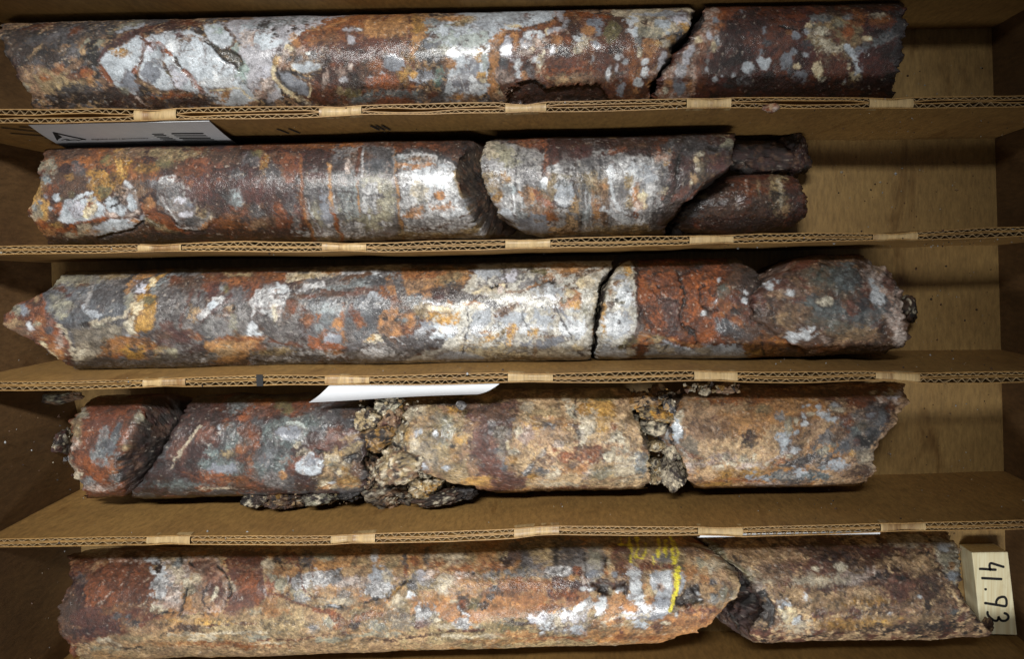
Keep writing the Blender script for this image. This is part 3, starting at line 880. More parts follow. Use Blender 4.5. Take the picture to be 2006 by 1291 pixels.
 E(1214,54,27,29,'brown',0,8), E(1200,62,18,22,'olive',0,9), E(1216,88,20,16,'marpink',0,8), E(1205,100,16,8,'dkmar'), E(1212,112,10,6,'qzw',0,2.5), E(1236,140,11,44,'orange',0,6), E(1222,140,8,30,'rust'), E(1275,92,15,22,'orange2',0,6), L([(1262,80),(1252,130),(1244,180)],7,'orange2',3), L([(1280,110),(1266,150)],7,'orange'), E(1252,80,7,12,'blgrey',0,4), E(1252,100,6,10,'creamw'), E(1262,122,8,9,'qzw',0,3), E(1260,141,9,12,'qzw',0,3), E(1248,162,12,10,'qzw',0,3), E(1214,170,11,15,'slate',0,4), E(1207,133,4,7,'qzlav'), E(1225,122,5,5,'qzb'), E(1280,148,8,12,'pinkmix'), E(1272,172,14,12,'rust'),
 G([(1294,100),(1305,101),(1309,120),(1301,136),(1286,138),(1290,116)],'qzlav',2), E(1300,84,12,8,'creamg'), E(1315,75,10,6,'ochre'), E(1285,85,10,6,'ochrel'), E(1270,165,9,9,'orange2'),
 G([(1198,14),(1240,9),(1358,12),(1360,44),(1342,55),(1322,62),(1300,69),(1280,73),(1256,70),(1245,50),(1230,36),(1200,27)],'creamg',3), E(1240,40,10,22,'qzw',0,7), E(1330,38,24,14,'qzlavw',0,6), E(1300,50,16,14,'qz',0,7), E(1264,43,6,7,'brown',0,2,2,-2), E(1336,25,6,4,'rust',0,2), E(1262,62,12,10,'greyol',0,6), E(1285,62,14,9,'greyol',0,6), E(1248,62,5,10,'qz'), E(1290,26,50,5,'qzb'), E(1340,48,12,6,'ochrel'),
]
core('long core with white quartz veins and rust patches in the top channel', ((0,150),(1700,109)),
     [(20,24),(60,-4),(110,8),(150,24),(207,62),(240,70)], [(5,1362),(20,1358),(55,1350),(85,1318),(110,1312),(130,1294),(165,1272),(187,1266),(230,1262)],
     ['dkbrown',('tan',8,.35,(1,1,1)),('dkgreyq',9,.45,(1,1,1)),('brownm',16,.35,(1,1,1))], m, ['dkbrown',('black',20,.2,(1,1,1))], 101, fab=48, rough=.8)

m = [
 G([(1384,10),(1420,20),(1418,80),(1404,100),(1384,105),(1372,150),(1358,186),(1290,200),(1284,180),(1310,130),(1356,72)],'pinkmix',6), E(1352,96,7,10,'qzlav',0,3), E(1345,108,9,9,'qzlavw',0,3), E(1332,140,11,17,'qzlav',0,3), E(1326,170,14,16,'slate',0,3), E(1307,162,9,8,'orange2',0,3), E(1300,178,7,9,'creamw'), E(1352,160,8,14,'orange2',0,6), E(1356,150,7,12,'pinkw'), E(1372,88,10,12,'orange',0,6), E(1368,78,8,8,'cream'), E(1342,122,9,8,'qzlavw'), E(1335,158,16,4,'redbr'), E(1388,68,6,8,'qzlavw',0,2), E(1404,76,6,11,'qzw',0,3), E(1396,88,6,12,'cream'), E(1402,37,7,7,'slate',0,2), E(1412,48,14,9,'orange',0,6), E(1420,30,12,14,'rustor',0,6), E(1458,26,9,8,'slate',0,4), E(1436,32,16,8,'brick',0,6),
 E(1440,120,50,36,'dkmar',0,14), E(1480,40,60,20,'dkmar',0,14), E(1430,70,24,20,'dkmar',0,9), E(1375,140,12,40,'rust',0,8), E(1520,80,50,14,'redbr',0,10), E(1540,50,30,14,'rust'), E(1530,60,40,10,'redbr'),
 E(1497,58,5,7,'slate',0,2), E(1502,80,9,7,'dkslate',0,3), G([(1480,116),(1488,106),(1496,112),(1506,110),(1511,116),(1508,128),(1500,138),(1490,138),(1482,130)],'qz',2), E(1490,97,7,9,'slate',0,3), E(1506,98,14,9,'maroon',0,4), E(1462,132,12,12,'qz',0,3), E(1461,157,19,9,'qz',0,5), E(1455,157,6,3,'dkmar',0,2), E(1385,119,4,11,'blgrey',0,2), E(1386,136,3,6,'qzb'), E(1403,155,7,6,'qz',0,4), E(1416,146,3,3,'qz'), E(1436,146,6,4,'qz',0,3), E(1430,167,11,6,'dkslate',0,3), E(1540,118,12,13,'slate',0,4), E(1553,104,7,7,'slate',0,3), E(1566,151,14,11,'slate',0,4), E(1575,108,8,8,'qzb',0,4), E(1560,68,9,9,'slate',0,2), E(1550,62,5,5,'orange2'), E(1550,135,8,10,'dkslate'), E(1500,160,60,14,'dkmar',0,10), E(1560,130,8,6,'cream'),
 L([(1530,50),(1556,54),(1580,58),(1598,66)],5,'black',2.5,1.5,-3), E(1590,86,20,8,'dkslate',0,4), E(1593,48,14,7,'cream',0,4), E(1590,62,14,8,'qzb',0,4), E(1594,70,9,7,'slate'),
 E(1640,70,54,56,'oltan',0,18), E(1610,34,26,10,'blgrey',-10,7), E(1640,24,26,6,'brown'), E(1625,95,34,30,'creamw',0,18), E(1610,130,28,26,'redbr',0,9), E(1640,120,16,30,'redbr',0,8), E(1597,140,9,16,'cream',0,5), E(1607,152,9,8,'creamw',0,4), E(1628,66,10,9,'redbr'), E(1660,62,16,20,'rustor',0,8), E(1680,36,26,14,'orange',0,9), E(1650,45,12,8,'greyol'), E(1612,60,12,9,'creamw'), E(1637,92,13,13,'creamw'), E(1665,30,10,7,'blgrey'), E(1640,80,9,9,'redbr'),
 L([(1660,92),(1676,112),(1684,134),(1680,150)],15,'qz',3), E(1672,158,13,16,'cream',0,6), E(1668,165,9,9,'ochrel'), G([(1686,92),(1700,78),(1728,62),(1754,52),(1754,72),(1726,84),(1692,106)],'blgrey',5), E(1745,62,12,9,'dkslate',0,4), E(1700,74,10,6,'cream'), E(1725,40,22,9,'orange',0,7), E(1720,30,14,7,'creamg'), E(1706,83,7,6,'redbr'), E(1690,100,12,9,'slate'), L([(1690,110),(1710,98),(1740,84)],4,'black',3,2,-3),
 E(1716,124,36,34,'maroon',0,9), E(1740,100,22,16,'dkmar'), E(1764,100,16,70,'dkgrey',0,9), E(1762,50,14,24,'dkgrey',0,8), E(1745,160,20,30,'dkbrown'), E(1650,166,60,10,'dkmar'), E(1560,178,80,8,'dkmar'), E(1710,165,40,14,'dkmar'), E(1650,162,4,4,'creamw'), E(1652,158,3,3,'qzw'),
]
core('dark rust red core piece right of the slanting break in the top channel', ((0,150),(1700,109)),
     [(5,1386),(25,1384),(50,1380),(70,1356),(100,1330),(130,1308),(160,1294),(187,1284),(230,1280)], [(5,1772),(20,1776),(45,1782),(75,1774),(110,1772),(130,1758),(160,1748),(187,1744),(230,1740)],
     ['redbr',('maroon',36,.1,(1,1,1)),('dkmar',24,.5,(1,1,1))], m, ['dkbrown',('dkmar',20,.2,(1,1,1)),('dkgrey',14,.6,(1,1,1))], 102, edge=6, fab=30)

# ---------------- second channel
m = [
 E(180,310,110,26,'orange',0,16), E(120,300,50,12,'brown'), E(95,326,20,13,'greyol',0,8), E(150,332,16,12,'dkgreyq',0,8), E(130,345,20,9,'brown'), E(215,312,13,10,'olive',0,6), E(90,352,12,8,'blgrey'), E(178,352,10,7,'blgrey',0,5), E(165,300,14,8,'brown'), E(135,345,8,6,'ochre'), E(200,335,14,10,'dkbrown',0,8),
 L([(236,300),(246,322),(240,346),(226,362)],24,'ochreb',7), L([(232,312),(240,340)],10,'ochrel',6), E(200,358,28,26,'ochre',0,14), E(205,375,16,14,'olive',0,8), E(255,300,30,14,'brownm'),
 E(76,398,20,44,'ochrel',0,8), E(70,415,14,16,'greyol',0,7), E(92,382,5,6,'slate',0,2), E(78,396,5,5,'slate',0,2), E(100,408,7,5,'qzb',0,2), E(66,405,6,6,'blgrey'), E(62,425,12,9,'creamg',0,6), E(98,372,16,18,'brick',0,8), L([(104,404),(118,400),(130,398)],9,'rustor',4), E(116,412,12,12,'rustor',0,6), L([(72,432),(92,444),(120,450)],12,'rustor',5), E(105,440,14,6,'ochrel'), E(90,455,16,6,'orange2'), E(118,388,12,5,'olive'), E(138,380,6,6,'olive'),
 E(111,386,10,9,'qz',0,2), G([(124,390),(132,386),(150,392),(152,388),(185,386),(196,396),(202,410),(201,425),(172,430),(150,438),(130,436),(111,432),(118,412)],'qz',3), L([(140,392),(158,380),(178,378)],8,'qz',2.5), E(150,408,16,14,'qzlavw',0,8), E(172,412,9,16,'cream',10,6), E(180,406,7,14,'creamg',0,5), E(176,397,5,3,'rustor'),
 G([(198,396),(214,392),(222,378),(240,364),(247,354),(262,364),(268,372),(271,396),(274,418),(250,425),(216,430),(202,424)],'pinkw',3), E(215,404,12,14,'qz',0,5), E(232,408,14,12,'qz',0,6), E(258,395,9,14,'qz',0,5), E(232,372,12,9,'brownm',0,6), E(240,398,10,8,'brown',-20,5), L([(196,396),(218,392),(232,388)],3.5,'black',2,1.5,-3), L([(215,408),(232,398),(240,390)],2.5,'dkbrown',1.5,1.5,-2), L([(216,386),(224,376),(244,372)],2.5,'dkbrown',2,1.5,-2), L([(250,410),(268,420),(280,424)],3,'dkbrown',2,1.5,-2), L([(246,354),(256,366),(264,372)],6,'qzw',2), L([(218,430),(240,424),(252,422)],3,'brown',1.5),
 G([(186,442),(214,430),(262,428),(276,428),(264,445),(240,452),(205,460),(165,464),(175,450)],'qz',3), E(165,450,16,14,'creamg',-10,7), E(145,458,18,8,'creamg',0,6), L([(150,436),(176,432),(200,430)],7,'rustor',3), L([(126,452),(140,442),(150,456)],8,'rustor',4), E(180,455,14,6,'tanor'), E(262,434,10,6,'orange2'),
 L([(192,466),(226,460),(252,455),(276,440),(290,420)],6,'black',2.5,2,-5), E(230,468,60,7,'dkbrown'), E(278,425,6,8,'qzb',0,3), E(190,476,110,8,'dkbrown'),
 E(285,345,34,14,'orange',0,9), E(275,370,14,14,'brownm',0,8), E(290,330,24,8,'ochre'), E(325,318,14,10,'olive',0,8), E(345,335,14,8,'brown'), E(330,300,60,10,'oltan',0,9), E(300,360,20,9,'dkgreyq'),
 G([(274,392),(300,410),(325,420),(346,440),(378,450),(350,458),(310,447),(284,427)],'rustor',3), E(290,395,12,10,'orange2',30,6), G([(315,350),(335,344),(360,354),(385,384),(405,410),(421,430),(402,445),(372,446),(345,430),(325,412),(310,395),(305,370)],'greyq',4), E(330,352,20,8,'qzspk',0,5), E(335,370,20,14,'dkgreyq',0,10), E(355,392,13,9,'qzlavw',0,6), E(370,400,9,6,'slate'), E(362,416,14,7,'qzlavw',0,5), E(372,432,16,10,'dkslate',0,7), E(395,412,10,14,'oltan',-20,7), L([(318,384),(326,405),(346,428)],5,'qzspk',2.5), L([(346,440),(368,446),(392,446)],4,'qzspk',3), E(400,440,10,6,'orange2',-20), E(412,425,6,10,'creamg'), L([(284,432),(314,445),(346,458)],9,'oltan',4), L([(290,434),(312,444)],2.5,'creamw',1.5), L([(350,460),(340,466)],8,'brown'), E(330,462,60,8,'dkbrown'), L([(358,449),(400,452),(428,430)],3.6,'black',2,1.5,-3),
 E(400,340,50,34,'brick',0,16), E(400,370,40,34,'maroon',0,16), E(430,330,40,24,'marpink',0,14), E(420,400,30,26,'dkmar',0,12), E(460,360,40,40,'dkmar',0,16), E(440,440,30,14,'rust'), E(490,312,22,16,'dkgreyq',0,10), E(530,340,20,22,'dkgreyq',0,12), E(462,388,22,16,'blgrey',10,11), E(500,370,30,30,'maroon',0,14), E(560,400,20,28,'dkgrey',0,12), E(500,412,14,14,'dkgrey',0,8), E(540,380,30,30,'dkmar',0,14), E(518,322,6,13,'ochre',20,5), E(505,300,12,10,'olive'), E(560,310,26,18,'brick',0,12), E(600,320,20,22,'maroon',0,10), E(540,286,80,8,'rust',0,6), E(640,282,90,8,'orange',0,6), E(460,440,40,16,'orange',0,10), E(478,420,9,18,'rust'), E(546,424,9,26,'brick',-8,6), E(505,440,14,14,'brownm',0,9), E(512,450,3,10,'tan',30), E(580,434,9,26,'greyq',0,5), E(590,410,12,20,'maroon'), E(480,430,10,8,'dkgrey'), E(440,310,30,14,'brown'), E(470,340,20,10,'dkgrey',0,8), E(520,455,80,9,'dkrust'), E(600,390,14,24,'dkgrey',0,8),  # second dkgreyq ellipse paints a grey sheen into the colour
 # grey banded part
 G([(590,346),(602,338),(656,290),(692,284),(776,284),(777,360),(783,430),(793,496),(624,496),(606,430),(594,390)],'greyq',4), E(640,318,44,24,'dkmar',0,12), E(668,310,15,20,'dkgreyq',0,9), E(735,302,36,22,'dkgrey',0,10), E(700,310,30,16,'brown',0,9), E(740,325,30,12,'dkslate',0,8), E(620,345,24,9,'maroon'), E(612,395,18,30,'dkgrey',0,12), E(635,380,22,24,'dkgreyq',0,12), E(720,400,56,50,'greyol',0,16), E(735,360,36,20,'greyol',0,12), E(625,440,16,40,'greyol',-12,9), E(690,400,24,60,'blgrey',0,14), E(640,420,12,30,'slate',-10,8), E(710,440,40,20,'greyol',0,12), E(680,455,60,14,'qzspk',0,12), E(725,385,12,26,'qzspk',0,9), L([(704,292),(699,322),(698,342)],7,'rust',3), L([(712,294),(709,320),(708,342)],4,'qzspk',2.5), E(682,325,6,12,'pinkw',0,5), L([(702,350),(702,420)],2.5,'tanor',1.5), L([(690,360),(690,440)],2.5,'dkgrey',1.5), L([(720,420),(728,470)],2.5,'qzw',1.5), L([(668,390),(676,440),(686,470)],2.5,'dkgrey',1.5),
 L([(588,300),(587,340),(588,386),(594,412),(606,450),(616,496)],7,'orange',2.5), L([(594,410),(604,440),(614,470)],4,'orange2',2), L([(648,322),(648,370),(651,410),(660,448),(674,494)],8,'tanor',2), L([(653,420),(662,450),(676,494)],5,'rustor',2), L([(655,372),(659,412),(670,452)],4.5,'qzspk',1.5), L([(600,394),(612,430),(626,468)],3,'qzspk',1.5), L([(612,420),(624,452)],3,'qzw',1.5), L([(596,392),(606,430)],3,'pinkmix',1.5), L([(775,284),(775,350),(777,400),(783,440),(792,494)],5,'tanor',1.5), L([(777,300),(777,360)],2,'black',1), L([(610,370),(660,372),(712,378),(762,386)],2.6,'dkgrey',1.5), L([(640,290),(660,300)],6,'rust'),
 # pale speckled part before the break
 G([(779,302),(800,296),(852,300),(884,312),(894,324),(892,346),(900,372),(912,402),(922,426),(936,450),(952,470),(960,494),(796,494),(788,450),(781,400)],'qzspk',3), E(845,352,46,22,'qzw',0,12), E(840,430,44,14,'qzspk'), E(890,420,22,24,'qzw',0,12), L([(780,325),(812,326),(850,322)],10,'orange2',5), E(790,312,14,8,'blgrey'), E(826,312,30,6,'brownm'), E(862,384,12,9,'orange2',0,6), E(866,406,16,7,'orange2',0,7), E(808,412,20,11,'orange2',-30,10), E(820,375,14,16,'creamg',0,9), L([(826,352),(820,372),(816,398)],3,'greyol',2), L([(782,414),(815,400),(830,390)],2.2,'dkgrey',1.5), L([(800,452),(850,448),(900,428),(920,420)],2.4,'brown',1.5), L([(780,455),(850,460),(930,456)],10,'oltan',5), E(830,472,70,8,'brown'), L([(894,330),(893,350),(903,380),(922,425),(938,450),(954,470)],5,'oltan',2),
 G([(780,280),(940,270),(960,300),(905,306),(880,306),(840,296),(780,296)],'dkrust',4), E(810,296,34,5,'dkgrey'), L([(800,290),(840,297),(880,308),(894,318)],6,'dkgrey',3), E(778,292,9,9,'rustor',0,5), E(800,284,60,6,'rust'), E(862,290,20,8,'brick',0,7), E(870,304,16,6,'dkgrey'),
]
core('long core with rusty left half, grey bands and pale right end, second channel', ((100,390),(1430,360)),
     [(280,92),(310,84),(340,78),(355,76),(395,62),(425,55),(450,70),(470,86),(490,92)], [(262,936),(280,926),(295,908),(308,896),(325,893),(348,892),(372,899),(400,911),(425,921),(450,935),(468,952),(495,985)],
     ['brown',('dkmar',44,.0,(1,1,1)),('rust',26,.5,(1,1,1))], m, {'l':['ochre',('brown',20,.1,(1,1,1))],'r':['brkface',('dkbrown',24,.2,(1,1,1)),('brown',9,.7,(1,1,1))]}, 103, tr=112, streak=.15, capn=1.2, edge=3, fab=82, rough=.75, capw=.1)

m = [
 E(1130,280,180,14,'dkmar',0,8),
 G([(944,300),(958,282),(1000,276),(1022,290),(1062,300),(1064,360),(1064,490),(1030,490),(985,440),(950,370)],'greyq',4), E(968,296,24,18,'creamg',0,9), E(966,304,10,7,'olive',0,5), E(978,290,12,9,'greyol'), E(952,325,10,14,'qzspk'), E(985,330,26,18,'qzspk',0,12), E(1000,310,26,16,'greyol',0,9), E(1000,400,26,24,'qzspk',20,12), E(992,425,24,18,'qzb',30,10), E(962,345,14,7,'oltan',0,5), E(990,348,9,13,'ochre',-25,5), E(968,366,16,10,'oltan',0,6), E(974,384,10,12,'ochre',0,5), E(1040,348,20,26,'dkgreyq',0,9), E(1030,302,24,14,'greyq'), E(1030,420,26,30,'blgrey',0,10), E(1000,372,14,12,'blgrey'), L([(985,350),(978,390),(972,388)],2.5,'dkbrown',1.5), L([(996,400),(1002,380),(1004,440)],2,'dkgrey',1.2),
 L([(1015,284),(1012,325),(1012,380)],3.4,'dkgrey',1.2), L([(1006,380),(1010,450)],2.5,'qzw',1), L([(1020,360),(1022,450)],2.5,'qzw',1), L([(1035,380),(1036,460)],2.5,'qzspk',1),
 G([(992,256),(1066,258),(1066,292),(1042,292),(1020,286),(1000,278)],'brick',4), L([(1068,262),(1071,310),(1075,336),(1071,358)],13,'brick',3), E(1085,300,12,30,'maroon',0,8), E(1110,292,40,24,'dkmar',0,10), E(1140,300,20,14,'maroon'), E(1085,322,16,10,'rust'), E(1130,325,40,12,'dkgreyq',0,9), E(1100,328,24,10,'qzspk',0,9), E(1075,345,8,10,'pinkw'),
 E(1046,380,22,12,'tanor',0,8), G([(1046,372),(1060,374),(1086,394),(1094,408),(1080,414),(1058,404),(1050,390)],'rustor',4), E(1035,390,14,12,'tanor'), E(1080,370,20,22,'oltan',0,10), L([(1060,352),(1062,372)],4,'dkslate',2), E(1068,358,7,14,'qzw',0,4), E(1104,345,15,5,'olive',0,4), E(1086,352,10,10,'oltan'), E(1106,380,17,28,'qzb',0,4), E(1108,360,14,9,'blgrey'), L([(1127,314),(1126,360),(1130,390),(1124,404)],3.2,'dkbrown',1.5,1.5,-1.5), E(1123,403,5,4,'ochrel'), L([(1097,406),(1106,412),(1122,402)],2.6,'dkbrown',1,1.5,-1.5), E(1060,420,34,22,'brownm',0,14), E(1075,425,16,12,'orange'), E(1040,440,30,20,'slate',0,12),
 G([(1131,310),(1196,300),(1198,480),(1131,480)],'greyq',4), E(1156,355,22,22,'oltan',0,10), E(1178,365,16,20,'tan',0,9), E(1184,366,6,6,'orange2'), E(1166,408,9,24,'tanor',0,6), E(1168,405,5,10,'orange'), E(1145,410,11,40,'blgrey',0,6), E(1182,410,9,40,'brownm'), E(1160,315,30,10,'dkgreyq'), L([(1143,370),(1145,450)],2.5,'qzw',1), L([(1153,390),(1156,450)],2.5,'qzw',1), L([(1137,330),(1138,440)],2.2,'dkgrey',1),
 G([(1190,318),(1198,312),(1240,306),(1282,306),(1292,330),(1291,362),(1277,402),(1270,440),(1238,446),(1206,442),(1192,400)],'qzspk',4), L([(1198,322),(1196,362),(1200,388),(1222,420)],9,'qzw',2.5), E(1240,335,40,16,'qzw',0,12), E(1222,370,16,34,'greyq',0,9), E(1234,352,9,14,'oltan',0,5), E(1250,376,7,24,'orange2',0,5), E(1262,386,8,18,'cream',0,5), E(1256,400,6,10,'pinkmix'), E(1272,345,16,16,'qzb',0,7), E(1234,398,8,14,'oltan'), E(1247,422,5,6,'rustor',0,3), E(1225,430,26,8,'qzw',20,8), E(1210,452,60,12,'oltan',0,9),
 G([(1200,258),(1330,258),(1322,290),(1292,306),(1240,302),(1214,292),(1200,286)],'dkmar',6), E(1215,292,14,7,'brick',0,5), E(1200,296,14,6,'brick'), E(1245,282,30,9,'brown'), E(1300,270,12,9,'rust',0,6), E(1288,292,9,9,'brick',0,5), E(1320,282,9,7,'blgrey'), E(1300,308,14,9,'pinkmix'), L([(1327,284),(1318,328),(1304,372),(1296,390)],10,'brick',4),
 G([(1330,262),(1450,256),(1450,350),(1312,474),(1268,474),(1282,420),(1300,384),(1318,330)],'dkmar',6), E(1350,285,34,18,'dkgrey',0,9), E(1400,290,20,10,'dkgrey'), E(1370,302,9,5,'creamw',0,3,2,2), E(1366,314,5,6,'cream',0,3), E(1372,330,11,11,'creamg',0,5,2,2), E(1360,346,8,9,'tan',0,5), E(1353,358,4,8,'creamw'), E(1425,280,15,13,'greyol',0,8), E(1398,308,7,5,'marpink'), E(1410,325,20,14,'maroon',0,8), E(1345,325,14,24,'maroon',15,8), E(1332,320,4,40,'black',10,3,2,-3), E(1395,290,12,7,'black',0,4,2,-2), E(1315,400,16,34,'dkbrown',10,9), E(1305,350,12,20,'dkgrey'), E(1285,430,12,24,'dkgrey'), E(1300,370,9,9,'creamw',0,5), E(1335,378,18,9,'redbr',-40,6), L([(1346,395),(1380,355)],3,'brick',2),
]
core('shorter pale banded core with dark broken right end in the second channel', ((100,390),(1430,360)),
     [(258,980),(275,962),(290,951),(310,944),(340,946),(370,954),(395,966),(420,979),(440,996),(458,1026),(480,1060)], [(258,1438),(300,1440),(322,1436),(345,1405),(370,1372),(400,1338),(420,1322),(445,1302),(465,1290),(480,1285)],
     ['greyq',('dkmar',50,.55,(1,1,1)),('tan',40,.6,(1,1,1))], m, {'l':['creamg',('brown',22,.2,(1,1,1))],'r':['dkbrown',('dkmar',24,.3,(1,1,1))]}, 104, streak=.2, edge=3.5, tr=20, fab=86, rough=.9)

m = [ E(1440,370,60,16,'brown',0,10), E(1450,350,50,10,'redbr'), E(1470,375,40,14,'brick',0,12), E(1420,420,60,14,'brown',-12,9), E(1430,430,60,8,'rust',-14,6), E(1525,380,22,40,'oltan',0,12), E(1527,385,4,26,'creamg',0,4), E(1515,385,9,14,'dkbrown',0,6), E(1486,378,4,8,'black',0,3,2,-2), E(1550,370,14,16,'redbr',0,8), E(1540,410,14,10,'tan'), E(1380,395,14,8,'dkgrey'), E(1378,380,10,7,'oltan',0,4), E(1355,420,24,14,'dkgreyq',-25,9), E(1450,440,100,14,'dkmar',0,8), E(1560,420,20,26,'dkmar'), E(1485,368,3,14,'tan'), E(1464,368,2,10,'pinkmix'), E(1438,365,2,2,'qzw')]
core('smooth brown core wedge tapering to the left, right end of second channel', ((1320,410),(1580,398)),
     [(322,1476),(330,1444),(338,1432),(346,1392),(352,1386),(362,1380),(380,1362),(400,1346),(430,1332),(450,1318),(470,1316)], [(322,1508),(332,1530),(340,1552),(360,1570),(385,1582),(410,1583),(430,1572),(450,1548),(465,1520)],
     ['brown',('redbr',30,.0,(1,1,1)),('dkmar',24,.6,(1,1,1))], m, ['dkmar',('black',20,.2,(1,1,1))], 105, z=70, rad=64, rough=1.6, tl=-30, edge=3.5, fab=20,
     prof=[(1310,.72),(1360,.86),(1440,1.06),(1560,1.05),(1585,.92)])

